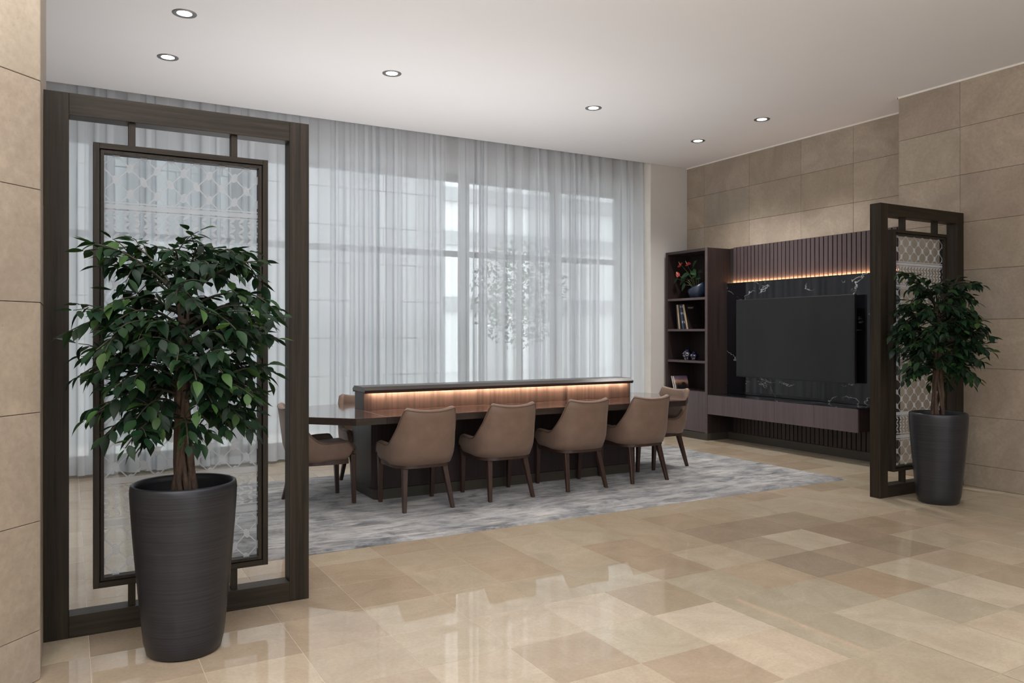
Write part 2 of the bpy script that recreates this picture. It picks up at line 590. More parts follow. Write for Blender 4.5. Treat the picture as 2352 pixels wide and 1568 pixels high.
b0 = tile_mesh()
first = obj('tile', b0, M['tile'])
tdata = first.data
bpy.data.objects.remove(first)
rest_v, rest_f, rest_c = [], [], []
cnt = 0
for area, i, j, x, y in tiles:
    cl = tone(i, j)
    cl = (cl[0], cl[1] * 0.6 + 0.4 * (cl[0] + cl[2]) / 2 - 0.004, cl[2])
    if area > 0 and cnt < 298:
        o = obj('tile', None, None, floor, data=tdata)
        o.location = (x, y, 0)
        o.color = (*cl, 1)
        cnt += 1
    else:
        k = len(rest_v)
        rest_v += [(x - hw, y - hw, 0), (x + hw, y - hw, 0), (x + hw, y + hw, 0), (x - hw, y + hw, 0)]
        rest_f.append((k, k + 1, k + 2, k + 3))
        rest_c += [cl] * 4
me = bpy.data.meshes.new('tile_field')
me.from_pydata(rest_v, [], rest_f)
at = me.color_attributes.new('tone', 'FLOAT_COLOR', 'POINT')
for k, cl in enumerate(rest_c):
    at.data[k].color = (*cl, 1)
me.materials.append(M['tile_far'])
o = obj('tile_field', None, None, floor, data=me)
o['kind'] = 'stuff'

# ------------------------------------------------------------------ ceiling
bm = new()
box(bm, -6, 9.5, -5, 8.355, ZC, ZC + 0.12)
ceil = struct('ceiling', bm, M['ceiling'], 'smooth pale off white plaster ceiling', 'ceiling')
bm = new()
box(bm, -2, 7.7, 8.30, 9.3, ZC + 0.26, ZC + 0.36)
box(bm, -1.9, 6.93, 8.33, 8.355, ZC + 0.1, ZC + 0.3)
box(bm, -1.9, 6.93, 8.74, 8.78, 3.36, ZC + 0.3)  # unseen bulkhead added to darken the curtain's top
obj('pocket_with_baffle', bm, M['white'], ceil)

# ------------------------------------------------------------------ stone walls
ROWS = [0.0, 0.198, 0.634, 1.068, 1.507, 1.957, 2.393, 2.830, 3.268, 3.698]
rs = random.Random(5)


def stone_tone():
    k = rs.uniform(0.90, 1.06)
    return (k * rs.uniform(0.99, 1.03), k, k * rs.uniform(0.95, 1.01), 1)


def stone_panels(parent, origin, ud, nrm, spans, rows, gap=0.0024, th=0.02):
    """panels on a vertical face; origin + ud*s is the face line, nrm the outward normal"""
    off = world_loc(parent)
    u, n = Vector((*ud, 0)), Vector((*nrm, 0))
    for s0, s1 in spans:
        for z0, z1 in zip(rows, rows[1:]):
            b = new()
            vs = box(b, s0 + gap / 2, s1 - gap / 2, 0, th, z0 + gap / 2, z1 - gap / 2, 0.0018)
            prd = rs.uniform(-0.0008, 0.0008)
            for v in b.verts:
                p = Vector((origin[0], origin[1], 0)) + u * v.co.x + n * (v.co.y - th + prd) + Vector((0, 0, v.co.z))
                v.co = p
            o = obj('stone_panel', b, M['wall_stone'], parent)
            o.color = stone_tone()


bm = new()
box(bm, 7.595, 7.9, 4.7, 9.2, 0, ZC + 0.3)
wall_right = struct('wall_right', bm, M['joint'], 'tan limestone clad wall behind the television', 'wall')
vs_ = [8.36, 8.015, 7.20, 6.388, 5.675, 4.86]
stone_panels(wall_right, (7.58, 0), (0, 1), (-1, 0), [(b, a) for a, b in zip(vs_, vs_[1:])], ROWS[5:])
bm = new()
box(bm, 7.115, 7.9, -4.9, 4.79, 0, ZC)
wall_front = struct('wall_right_front', bm, M['joint'], 'tan limestone clad projecting wall behind the right hand plant', 'wall')
vs_ = [4.79, 4.197, 3.40, 2.60, 1.80, 1.0]
stone_panels(wall_front, (7.10, 0), (0, 1), (-1, 0), [(b, a) for a, b in zip(vs_, vs_[1:])], ROWS)
stone_panels(wall_front, (0, 4.805), (1, 0), (0, 1), [(7.10, 7.58)], ROWS[5:])
# thin white bead where stone meets the ceiling
bm = new()
box(bm, 7.568, 7.59, 4.82, 8.36, ZC - 0.016, ZC)
box(bm, 7.088, 7.11, 0.5, 4.815, ZC - 0.016, ZC)
box(bm, 7.088, 7.59, 4.805, 4.826, ZC - 0.016, ZC)
struct('trim_1', bm, M['white_trim'], 'thin white bead between stone wall and ceiling', 'trim')

# left pillar with a chamfered corner
bm = new()
prism(bm, [(-0.115, 4.56), (-0.115, 3.654), (-0.556, 3.213), (-1.2, 3.213), (-1.64, 3.654), (-1.64, 4.56)], 0, ZC)
wall_left = struct('wall_left', bm, M['joint'], 'tan limestone pillar with chamfered corner at left edge', 'pillar')
r2 = math.sqrt(0.5)
stone_panels(wall_left, (-0.1, 3.648), (-r2, -r2), (r2, -r2), [(0.0, 0.63)], ROWS)
stone_panels(wall_left, (-0.1, 3.648), (0, 1), (1, 0), [(0.0, 0.915)], ROWS)
bm = new()
box(bm, -1.9, -1.65, 3.3, 9.2, 0, ZC + 0.3)
struct('wall_left_rear', bm, M['white'], 'plain pale wall closing the left end of the curtain bay', 'wall')

bm = new()
box(bm, -6.1, 0.4, -5.1, -4.9, 0, ZC)
box(bm, 3.2, 9.5, -5.1, -4.9, 0, ZC)
box(bm, 0.4, 3.2, -5.1, -4.9, 2.85, ZC)
box(bm, 0.4, 3.2, -5.1, -4.9, 0, 0.6)
box(bm, -6.1, -5.9, -4.9, 4.4, 0, ZC)
box(bm, -6.1, -1.5, 4.2, 4.5, 0, ZC)
struct('wall_lobby', bm, M['white'], 'plain pale lobby walls behind the viewpoint', 'wall')

# white wall at the right of the curtain, and the window wall
bm = new()
box(bm, 6.93, 7.6, 8.36, 9.2, 0, ZC + 0.3)
struct('wall_rear_right', bm, M['white'], 'plain off white wall between curtain and bookcase', 'wall')
bm = new()
WY = 9.0
box(bm, -1.9, 7.0, WY, WY + 0.25, 3.38, ZC + 0.36)
box(bm, -1.9, -0.9, WY, WY + 0.25, 0, 3.38)
box(bm, -0.9, 6.93, WY, WY + 0.25, -0.2, 0.05)
struct('wall_rear', bm, M['white'], 'white window wall behind the sheer curtains', 'wall')

bm = new()
box(bm, 6.922, 6.9295, 8.362, 9.0, 0, ZC + 0.25)  # paler sheet over the wall's return; the window light is in its colour
struct('lit_reveal', bm, M['white_trim'], 'window reveal at the right end of the curtain, painted paler for its window light', 'trim')

# windows: one structure object per bay
xs = [-0.9, 0.23, 1.63, 4.43, 5.82, 6.93]
for k, (a, b) in enumerate(zip(xs, xs[1:])):
    fr = new()
    m0 = 0.055
    box(fr, a, a + m0, WY + 0.02, WY + 0.12, 0.05, 3.38)
    box(fr, b - m0, b, WY + 0.02, WY + 0.12, 0.05, 3.38)
    for z0, z1 in ((0.05, 0.13), (2.36, 2.43), (3.32, 3.38)):
        box(fr, a + m0, b - m0, WY + 0.03, WY + 0.11, z0, z1)
    w = struct('window_%d' % (k + 1), fr, M['frame_alu'], 'tall grey framed window bay behind the sheer curtain', 'window')
    for z0, z1 in ((0.13, 2.36), (2.43, 3.32)):
        g = new()
        box(g, a + m0, b - m0, WY + 0.06, WY + 0.066, z0, z1)
        obj('pane', g, M['glass'], w)

# ------------------------------------------------------------------ outside
M['paving'] = plain('outside_paving', (0.55, 0.54, 0.52), 0.8)
M['outside_stone'] = plain('outside_stone', (0.60, 0.60, 0.59), 0.8, var=0.05, vscale=1.5)
M['far_facade'] = plain('far_facade', (0.78, 0.77, 0.75), 0.8)
M['far_band'] = plain('far_band', (0.42, 0.42, 0.42), 0.8)
bm = new()
box(bm, -30, 60, 9.25, 80, -0.3, -0.05)
struct('ground', bm, M['paving'], 'pale paving outside the window', 'ground')
ob = thing('outside_wall', 'pale stone clad building outside, seen through the left half of the curtain', 'building', (0, 13.6, -0.05))
bm = new()
box(bm, -9, 6.2, 13.62, 16, -0.05, 6.0)
obj('wall_core', bm, M['far_band'], ob)
for r in range(8):
    x = -9.0 + (0.7 if r % 2 else 0)
    while x < 6.1:
        x1 = min(x + 1.4, 6.2)
        b = new()
        box(b, x + 0.008, x1 - 0.008, 13.58, 13.63, -0.05 + r * 0.67 + 0.008, -0.05 + (r + 1) * 0.67 - 0.008)
        obj('stone_panel', b, M['outside_stone'], ob)
        x = x1
fb = thing('far_building', 'bright white building with grey floor bands, far outside beyond the curtain', 'building', (14, 26, -0.05))
bm = new()
box(bm, 6, 40, 26, 34, -0.05, 16)
obj('facade', bm, M['far_facade'], fb)
for z in (2.2, 4.6, 6.2, 8.6):
    b = new()
    box(b, 5.9, 40, 25.8, 26.05, z, z + 0.5)
    obj('floor_band', b, M['far_band'], fb)
ot = thing('street_tree', 'leafy tree outside, blurred behind the middle of the curtain', 'tree', (8.8, 15.2, -0.05))
bm = new()
tube(bm, [(8.8, 15.2, -0.05), (8.82, 15.2, 0.9), (8.78, 15.18, 1.9), (8.8, 15.2, 3.0)], [0.09, 0.075, 0.065, 0.03], 8)
obj('trunk', bm, M['bark'], ot)
rr = random.Random(3)
bm = new()
for k in range(1300):
    while True:
        p = Vector((rr.uniform(-1, 1), rr.uniform(-1, 1), rr.uniform(-1, 1)))
        if 0.25 < p.length < 1:
            break
    c = Vector((8.8, 15.2, 2.25)) + Vector((p.x * 1.15, p.y * 1.1, p.z * 1.25))
    a = Vector((rr.gauss(0, 1), rr.gauss(0, 1), rr.gauss(0, 1))).normalized() * 0.07
    w = a.cross(Vector((rr.gauss(0, 1), rr.gauss(0, 1), rr.gauss(0, 1)))).normalized() * 0.035
    bm.faces.new([bm.verts.new(c - a), bm.verts.new(c + w), bm.verts.new(c + a), bm.verts.new(c - w)])
o = obj('foliage', bm, plain('street_leaf', (0.06, 0.11, 0.05), 0.25, spec=0.8), ot)
o['kind'] = 'stuff'

# ------------------------------------------------------------------ sheer curtains


def curtain(name, x0, x1, label, seed, ends=()):
    rc = random.Random(seed)
    ph, x = [], x0
    knots = [(x0, 0.0, 0.02)]
    while x < x1:
        wdt = rc.choice([0.03, 0.035, 0.045, 0.05, 0.06, 0.075, 0.10, 0.14, 0.19])
        x += wdt
        knots.append((x, knots[-1][1] + PI, rc.uniform(0.018, 0.055)))
    fold = [rc.uniform(0.06, 0.27) for _ in knots]
    opn = [min(0.34, max(0.05, 0.9 * (b[0] - a[0]) ** 0.8 * rc.uniform(0.7, 1.3))) for a, b in zip(knots, knots[1:])] + [0.1]
    for x_a, x_b, o_ in ends:
        for q_, kn in enumerate(knots):
            if x_a <= kn[0] <= x_b:
                opn[q_] = o_
                if o_ > 0.4:
                    knots[q_] = (kn[0], kn[1], 0.006)
    lean = [rc.uniform(-0.012, 0.012) for _ in knots]
    wide = [rc.uniform(0.35, 1.0) for _ in knots]
    cols = []
    for k in range(len(knots) - 1):
        for s in range(7):
            f = s / 7
            cols.append((k, f))
    NZ = 22
    z0, z1 = 0.03, ZC + 0.14
    bm = new()
    grid = []
    for r in range(NZ + 1):
        q = r / NZ
        z = z0 + (z1 - z0) * q
        row = []
        for k, f in cols:
            xa, pa, aa = knots[k]
            xb, pb, ab = knots[k + 1]
            p = pa + (pb - pa) * f
            amp = (aa + (ab - aa) * f)
            w = wide[k] + (wide[k + 1] - wide[k]) * f
            low = 1 - q
            amp2 = amp * (0.55 * q + (0.55 + 0.85 * w) * low)
            ln = lean[k] + (lean[k + 1] - lean[k]) * f
            x = xa + (xb - xa) * f + (xb - xa) * (fold[k] + (fold[k + 1] - fold[k]) * f) * math.sin(2 * p) * (1.1 - 0.3 * low) + ln * math.sin(low * 2.4)
            y = 8.47 + amp2 * math.cos(p) + 0.018 * low * math.sin(x * 5.1 + seed) + 0.006 * math.sin(x * 31 + 3 * q)
            if z > ZC - 0.1:
                y = 8.47 + (y - 8.47) * 0.8
            row.append(bm.verts.new((x, y, z)))
        grid.append(row)
    ops = [opn[k] + (opn[min(k + 1, len(opn) - 1)] - opn[k]) * f for k, f in cols]
    for a, b in zip(grid, grid[1:]):
        for i in range(len(a) - 1):
            f = bm.faces.new((a[i], a[i + 1], b[i + 1], b[i]))
            f.smooth = True
    hem = new()
    h0 = [hem.verts.new((v.co.x, v.co.y + 0.004, z0 - 0.002)) for v in grid[0]]
    tq = 0.10 / (z1 - z0) * NZ
    h1 = []
    for i in range(len(h0)):
        a, b = grid[0][i].co, grid[1][i].co
        p = a.lerp(b, min(1, tq))
        h1.append(hem.verts.new((p.x, p.y + 0.004, p.z)))
    for i in range(len(h0) - 1):
        f = hem.faces.new((h0[i], h0[i + 1], h1[i + 1], h1[i]))
        f.smooth = True
    c = obj(name, bm, M['curtain'])
    tag(c, label, 'curtain', 'sheer curtains')
    h = obj('hem', hem, M['hem'], c)
    c.data.attributes.new('openness', 'FLOAT', 'POINT').data.foreach_set('value', ops * (NZ + 1))
    h.data.attributes.new('openness', 'FLOAT', 'POINT').data.foreach_set('value', ops * 2)
    return c


curtain('sheer_curtain', -0.75, 4.07, 'white sheer curtain on the left, hanging behind the large divider screen', 21, [(3.90, 4.3, 0.42)])
curtain('sheer_curtain', 4.07, 6.80, 'white sheer curtain on the right, hanging beside the off white wall', 34, [(4.0, 4.26, 0.03), (4.26, 4.36, 0.3)])

# ------------------------------------------------------------------ downlights
LAMPS = [(0.728, 6.095, 'upper of the two left downlights, nearest the top of the picture'),
         (0.722, 7.132, 'lower of the two left downlights, above the large divider'),
         (2.506, 6.589, 'round ceiling downlight above the left end of the table'),
         (4.697, 6.579, 'round ceiling downlight above the right end of the table'),
         (6.598, 7.085, 'small ceiling downlight nearest the off white wall corner'),
         (6.536, 6.027, 'ceiling downlight nearest the stone wall above the television')]
b = new()
lathe(b, [(0.051, -0.0003), (0.054, -0.002), (0.083, -0.004), (0.085, -0.001), (0.085, 0.002), (0.050, 0.008)], 32, cap0=False)
b2 = new()
lathe(b2, [(0.0005, -0.0012), (0.052, -0.0012), (0.052, 0.004), (0.0005, 0.004)], 32, cap0=False)
ring_o = obj('trim_ring', b, M['steel'])
lens_o = obj('lens', b2, M['lamp'])
ring_d, lens_d = ring_o.data, lens_o.data
bpy.data.objects.remove(ring_o)
bpy.data.objects.remove(lens_o)
for x, y, lab in LAMPS:
    t = thing('downlight', lab, 'ceiling light', (x, y, ZC), 0, 'recessed ceiling downlights')
    obj('trim_ring', None, None, t, data=ring_d)
    obj('lens', None, None, t, data=lens_d)
    light('downlight_beam', 'SPOT', (x, y, ZC - 0.03), 95 if x > 6 else 46, (1.0, 0.955, 0.91), (0, 0, 0), spot_size=math.radians(118), spot_blend=0.9, shadow_soft_size=0.06)

# ------------------------------------------------------------------ rug
bm = new()
rx0, rx1, ry0, ry1 = 0.52, 6.40, 4.855, 7.43
NX, NY = 200, 90
rv = random.Random(8)
g = []
for j in range(NY + 1):
    row = []
    for i in range(NX + 1):
        x = rx0 + (rx1 - rx0) * i / NX
        y = ry0 + (ry1 - ry0) * j / NY
        e = min(i, NX - i, j, NY - j)
        if e == 0:
            x += rv.uniform(-0.003, 0.003)
            y += rv.uniform(-0.003, 0.003)
        z = (0.001 if e == 0 else 0.010 if e == 1 else 0.013) + (rv.uniform(-0.001, 0.001) if e else 0)
        row.append(bm.verts.new((x, y, z)))
    g.append(row)
for a, b in zip(g, g[1:]):
    for i in range(NX):
        bm.faces.new((a[i], a[i + 1], b[i + 1], b[i])).smooth = True
tag(obj('area_rug', bm, M['rug']), 'large grey blue abstract area rug under the table and chairs', 'rug')
RZ = 0.0125

# ------------------------------------------------------------------ conference table
TT = 0.735
tb = thing('conference_table', 'long dark rosewood conference table with lit central ledge on the rug', 'table', (3.54, 6.35, RZ))
Lx0, Lx1, Ty0, Ty1 = 1.605, 5.475, 5.735, 6.97
cut = 0.29
seams = (2.14, 4.96)
parts = [[(Lx0 + cut, Ty0), (seams[0], Ty0), (seams[0], Ty1), (Lx0 + cut, Ty1), (Lx0, Ty1 - cut), (Lx0, Ty0 + cut)],
         [(seams[0] + .003, Ty0), (seams[1] - .003, Ty0), (seams[1] - .003, Ty1), (seams[0] + .003, Ty1)],
         [(seams[1], Ty0), (Lx1 - cut, Ty0), (Lx1, Ty0 + cut), (Lx1, Ty1 - cut), (Lx1 - cut, Ty1), (seams[1], Ty1)]]
for pl in parts:
    bm = new()
    prism(bm, pl, TT - 0.006, TT, 0.002)
    top = obj('tabletop', bm, M['table_top'], tb)
    bm = new()
    prism(bm, pl, TT - 0.055, TT - 0.006, 0.0)
    obj('edge_band', bm, M['table_edge'], top)
bm = new()
prism(bm, [(2.20, 6.13), (4.87, 6.13), (4.905, 6.165), (4.905, 6.66), (4.87, 6.695), (2.20, 6.695), (2.165, 6.66), (2.165, 6.165)], 0.10, TT - 0.055, 0.001)
obj('base', bm, M['wenge'], tb)
bm = new()
prism(bm, [(2.215, 6.122), (4.86, 6.122), (4.895, 6.157), (4.895, 6.60), (2.18, 6.60), (2.18, 6.157)], RZ, 0.098, 0.001)
obj('plinth', bm, M['plinth'], tb)
bm = new()
box(bm, 2.146, 4.945, 6.295, 6.52, TT, 0.885, 0.001)
obj('ledge', bm, M['rosewood'], tb)
bm = new()
box(bm, 2.1435, 2.1475, 6.293, 6.522, TT + .001, 0.884)
obj('ledge_end', bm, M['wenge'], tb)
bm = new()
box(bm, 4.9435, 4.9475, 6.293, 6.522, TT + .001, 0.884)
obj('ledge_end', bm, M['wenge'], tb)
bm = new()
extrude_x(bm, [(6.256, 0.879), (6.243, 0.905), (6.29, 0.932), (6.525, 0.932), (6.572, 0.905), (6.559, 0.879), (6.553, 0.879), (6.553, 0.889), (6.262, 0.889), (6.262, 0.879)], 2.138, 4.953)
obj('ledge_cap', bm, M['table_edge'], tb)
bm = new()
box(bm, 2.19, 4.90, 6.2635, 6.2715, 0.8835, 0.8885)
obj('light_strip', bm, M['led'], tb)

# ------------------------------------------------------------------ armchair


def smooth01(t):
    t = max(0.0, min(1.0, t))
    return t * t * (3 - 2 * t)


def shell_curve(n=46):
    """plan curve from the front left tip round the back to the front right tip: (x, y) of the outside at arm height"""
    pts = []
    for i in range(10):
        pts.append((-0.270 - 0.006 * math.sin(i / 10 * PI), 0.215 - 0.225 * i / 10))
    m = 44
    for i in range(m + 1):
        a = PI * i / m
        ca, sa = math.cos(a), math.sin(a)
        e = 2 / 3.2
        x = -0.270 * math.copysign(abs(ca) ** e, ca)
        y = -0.010 - 0.262 * abs(sa) ** e
        pts.append((x, y))
    for i in range(9, -1, -1):
        pts.append((0.270 + 0.006 * math.sin(i / 10 * PI), 0.215 - 0.225 * i / 10))
    return pts


TOPS = [(0.22, 0.515), (0.05, 0.513), (-0.02, 0.507), (-0.055, 0.515), (-0.088, 0.537), (-0.112, 0.560), (-0.129, 0.580), (-0.152, 0.613), (-0.172, 0.648),
        (-0.190, 0.698), (-0.204, 0.740), (-0.214, 0.778), (-0.222, 0.798), (-0.232, 0.806), (-0.30, 0.806)]


def shell_top(y):
    for (y0, z0), (y1, z1) in zip(TOPS, TOPS[1:]):
        if y0 >= y >= y1:
            z = z0 + (z1 - z0) * (y - y0) / (y1 - y0)
            break
    return z - 0.09 * max(0, (y - 0.155) / 0.06) ** 2


def shell_bot(y):
    return 0.352 + 0.10 * max(0, (y - 0.145) / 0.07) ** 2 + 0.012 * smooth01((y + .1) / .2)


def warp(x, y, z):
    """taper upwards, lean backwards"""
    k = smooth01((z - 0.50) / 0.30)
    x *= 1 - 0.03 * k
    x *= 1 - 0.05 * smooth01((0.44 - z) / 0.10)
    back = max(0, min(1, (0.02 - y) / 0.2))
    y -= back * (0.042 * (z - 0.50) / 0.31 if z > 0.50 else -0.040 * smooth01((0.5 - z) / 0.16))
    return Vector((x, y, z))


def make_chair(label):
    t = thing('armchair', label, 'chair', (0, 0, RZ), 0, 'tan leather armchairs around the table')
    cv = shell_curve()
    n = len(cv)
    bm = new()
    loops, edge = [], []
    for i, (x, y) in enumerate(cv):
        a, b = cv[max(i - 1, 0)], cv[min(i + 1, n - 1)]
        d = Vector((b[0] - a[0], b[1] - a[1])).normalized()
        nr = Vector((d.y, -d.x))       # inward
        if nr.dot(Vector((-x, 0.05 - y))) < 0:
            nr = -nr
        zt, zb = shell_top(y) - (0.027 * max(0.0, 1 - (x / 0.225) ** 2) if y < -0.2 else 0), shell_bot(y)
        th = 0.048
        lp = []
        for s in range(8):
            z = zb + (zt - 0.012 - zb) * s / 7
            ins = 0.006 if s == 0 else 0
            lp.append(warp(x + nr.x * ins, y + nr.y * ins, z))
        for f, dz in ((0.22, -0.002), (0.5, 0.002), (0.78, -0.002)):
            lp.append(warp(x + nr.x * th * f, y + nr.y * th * f, zt + dz))
        for s in range(7, -1, -1):
            z = zb + (zt - 0.012 - zb) * s / 7
            lp.append(warp(x + nr.x * th, y + nr.y * th, z))
        loops.append([bm.verts.new(p) for p in lp])
        e = warp(x - nr.x * 0.001, y - nr.y * 0.001, zt - 0.013)
        edge.append(e)
    m = len(loops[0])
    for a, b in zip(loops, loops[1:]):
        for k in range(m):
            bm.faces.new((a[k], b[k], b[(k + 1) % m], a[(k + 1) % m])).smooth = True
    # rounded arm fronts
    for lp, sgn in ((loops[0], 1), (loops[-1], -1)):
        outer, inner = lp[:9], lp[10:][::-1]
        cen = []
        for k in range(9):
            p = (outer[k].co + inner[min(k, len(inner) - 1)].co) / 2
            cen.append(bm.verts.new(p + Vector((0, 0.017, 0))))
        topv = lp[9]
        for k in range(8):
            bm.faces.new((outer[k], outer[k + 1], cen[k + 1], cen[k])).smooth = True
            ii = min(k + 1, len(inner) - 1)
            if inner[k] is not inner[ii]:
                bm.faces.new((inner[k], cen[k], cen[k + 1], inner[ii])).smooth = True
        bm.faces.new((outer[8], topv, cen[8])).smooth = True
        bm.faces.new((topv, inner[8], cen[8])).smooth = True
        bm.faces.new((outer[0], cen[0], inner[0]))
    shell = obj('shell', bm, M['leather'], t)
    shell.location = (0, 0, 0)
    pb = new()
    tube(pb, edge, 0.0042, 6)
    obj('piping', pb, M['piping'], shell)
    sb = new()
    box(sb, -0.220, 0.220, -0.175, 0.256, 0.372, 0.472, 0.034, 4)
    for v in sb.verts:
        v.co.z += 0.012 * math.cos(v.co.x * 5) * (1 if v.co.z > 0.43 else 0)
        if v.co.y < -0.05:
            v.co.x *= 1 - 2.0 * (-0.05 - v.co.y)
    obj('seat', sb, M['leather'], t, True)
    rb = new()
    ov = [(x * 0.90, y * 0.80 + 0.004, 0) for x, y in cv]
    a = [rb.verts.new((p[0], p[1], 0.326)) for p in ov]
    b = [rb.verts.new((p[0], p[1], 0.368)) for p in ov]
    for i in range(n - 1):
        rb.faces.new((a[i], a[i + 1], b[i + 1], b[i]))
    rb.faces.new((a[-1], a[0], b[0], b[-1]))
    rb.faces.new(a[::-1])
    rb.faces.new(b)
    obj('seat_frame', rb, M['chair_leg'], t)
    for sx, front in ((-1, 1), (1, 1), (-1, 0), (1, 0)):
        lb = new()
        if front:
            tx, ty, fx, fy, zt = sx * 0.232, 0.212, sx * 0.226, 0.226, 0.40
        else:
            tx, ty, fx, fy, zt = sx * 0.166, -0.150, sx * 0.203, -0.238, 0.335
        w0, w1 = 0.0225, 0.0145
        top_ = [lb.verts.new((tx + p * w0, ty + q * w0, zt)) for p, q in ((-1, -1), (1, -1), (1, 1), (-1, 1))]
        bot_ = [lb.verts.new((fx + p * w1, fy + q * w1, 0)) for p, q in ((-1, -1), (1, -1), (1, 1), (-1, 1))]
        lb.faces.new(top_)
        lb.faces.new(bot_[::-1])
        for k in range(4):
            lb.faces.new((bot_[k], bot_[(k + 1) % 4], top_[(k + 1) % 4], top_[k]))
        bmesh.ops.bevel(lb, geom=lb.edges[:], offset=0.003, segments=1, profile=0.5, affect='EDGES')
        obj('leg', lb, M['chair_leg'], t)
    # parts were built around the origin: undo the offset obj() applied for the parent's location
    for ch in t.children:
        ch.location.z += RZ
    return t


CH = [(2.425, 5.815, 0, 'tan leather armchair with its back to us, leftmost of four in the near row'),
      (3.175, 5.835, 0, 'tan armchair with its back to us, second from left in the near row'),
      (3.945, 5.855, 0, 'tan armchair with its back to us, third from left in the near row'),
      (4.655, 5.865, 0, 'tan armchair with its back to us, rightmost of four in the near row'),
      (1.775, 6.335, -PI / 2, 'tan armchair at the left head of the table, seen sideways behind the divider post'),
      (5.305, 6.315, PI / 2, 'tan leather armchair at the right head of the table, near the bookcase'),
      (2.41, 6.885, PI, 'tan leather armchair on the far side of the table, facing us by the curtain')]
proto = make_chair(CH[0][3])
for k, (x, y, rz, lab) in enumerate(CH):
    c = proto if k == 0 else copy_tree(proto)
    c.location = (x, y, RZ)
    c.rotation_euler = (0, 0, rz)
    c['label'] = lab

# ------------------------------------------------------------------ room dividers


def seg_d(px, pz, ax, az, bx, bz):
    dx, dz = bx - ax, bz - az
    L = dx * dx + dz * dz
    s = max(0, min(1, ((px - ax) * dx + (pz - az) * dz) / L))
    return math.hypot(px - ax - s * dx, pz - az - s * dz)


def ell_d(px, pz, cx_, cz_, a, b, ang):
    ca, sa = math.cos(ang), math.sin(ang)
    x, z = px - cx_, pz - cz_
    u, w = x * ca + z * sa, -x * sa + z * ca
    return (math.hypot(u / a, w / b) - 1) * min(a, b)


def leaf_d(px, pz, ax, az, bx, bz, w):
    dx, dz = bx - ax, bz - az
    L = math.hypot(dx, dz)
    ux, uz = dx / L, dz / L
    s = (px - ax) * ux + (pz - az) * uz
    t = abs(-(px - ax) * uz + (pz - az) * ux)
    q = s / L
    if q < -0.05 or q > 1.05:
        return max(abs(q - 0.5) * L - 0.5 * L, 0.004)
    prof = w * max(0, math.sin(PI * max(0, min(1, (q - 0.08) / 0.84)))) + 0.0006
    return t - prof


LAT = [(2.003, 2.26, 2.165), (0.705, 1.7695, 0.816), (0.18, 0.466, 0.43)]
ZIG = [(1.81, 1.961, 1.936), (0.520, 0.668, 0.613)]
BANDS = [(1.9965, 2.003), (1.970, 1.991), (1.958, 1.964), (1.804, 1.810), (1.780, 1.799), (1.769, 1.775),
         (0.676, 0.705), (0.666, 0.671), (0.517, 0.523), (0.479, 0.507), (0.465, 0.472)]
PXX, PZZ = 0.1185, 0.0610


def etch_dist(x, z):
    """signed distance in metres to the frosted pattern, x and z in the large divider's own coordinates"""
    d = 0.01
    for a, b in BANDS:
        d = min(d, max(a - z, z - b))
    for zlo, zhi, zr in LAT:
        if zlo - 0.003 <= z <= zhi + 0.003:
            q = 0.01
            i0 = round((x - 0.2515) / PXX)
            j0 = round((z - zr) / PZZ)
            for i in (i0 - 1, i0, i0 + 1):
                for j in (j0 - 1, j0, j0 + 1):
                    cx_ = 0.2515 + i * PXX + (0.5 * PXX if j % 2 else 0)
                    cz_ = zr + j * PZZ
                    q = min(q, ell_d(x, z, cx_, cz_, 0.0145, 0.0245, 0.30 if j % 2 else -0.30))
                    for sx in (-1, 1):
                        q = min(q, seg_d(x, z, cx_, cz_, cx_ + sx * PXX / 2, cz_ + PZZ) - 0.0031)
            d = min(d, max(q, zlo - z, z - zhi))
    for zlo, zhi, zt in ZIG:
        if zlo - 0.003 <= z <= zhi + 0.003:
            q = 0.01
            i0 = math.floor((x - 0.178) / 0.0435)
            j0 = math.floor((zt - z) / 0.0520)
            for i in (i0 - 1, i0, i0 + 1):
                xl = 0.178 + i * 0.0435
                for j in (j0 - 1, j0, j0 + 1):
                    zl = zt - j * 0.0520
                    q = min(q, leaf_d(x, z, xl, zl, xl + 0.033, zl - 0.026, 0.0072))
                    q = min(q, leaf_d(x, z, xl, zl, xl + 0.033, zl + 0.026, 0.0072))
            d = min(d, max(q, zlo - z, z - zhi))
    return max(-0.01, min(0.01, d))


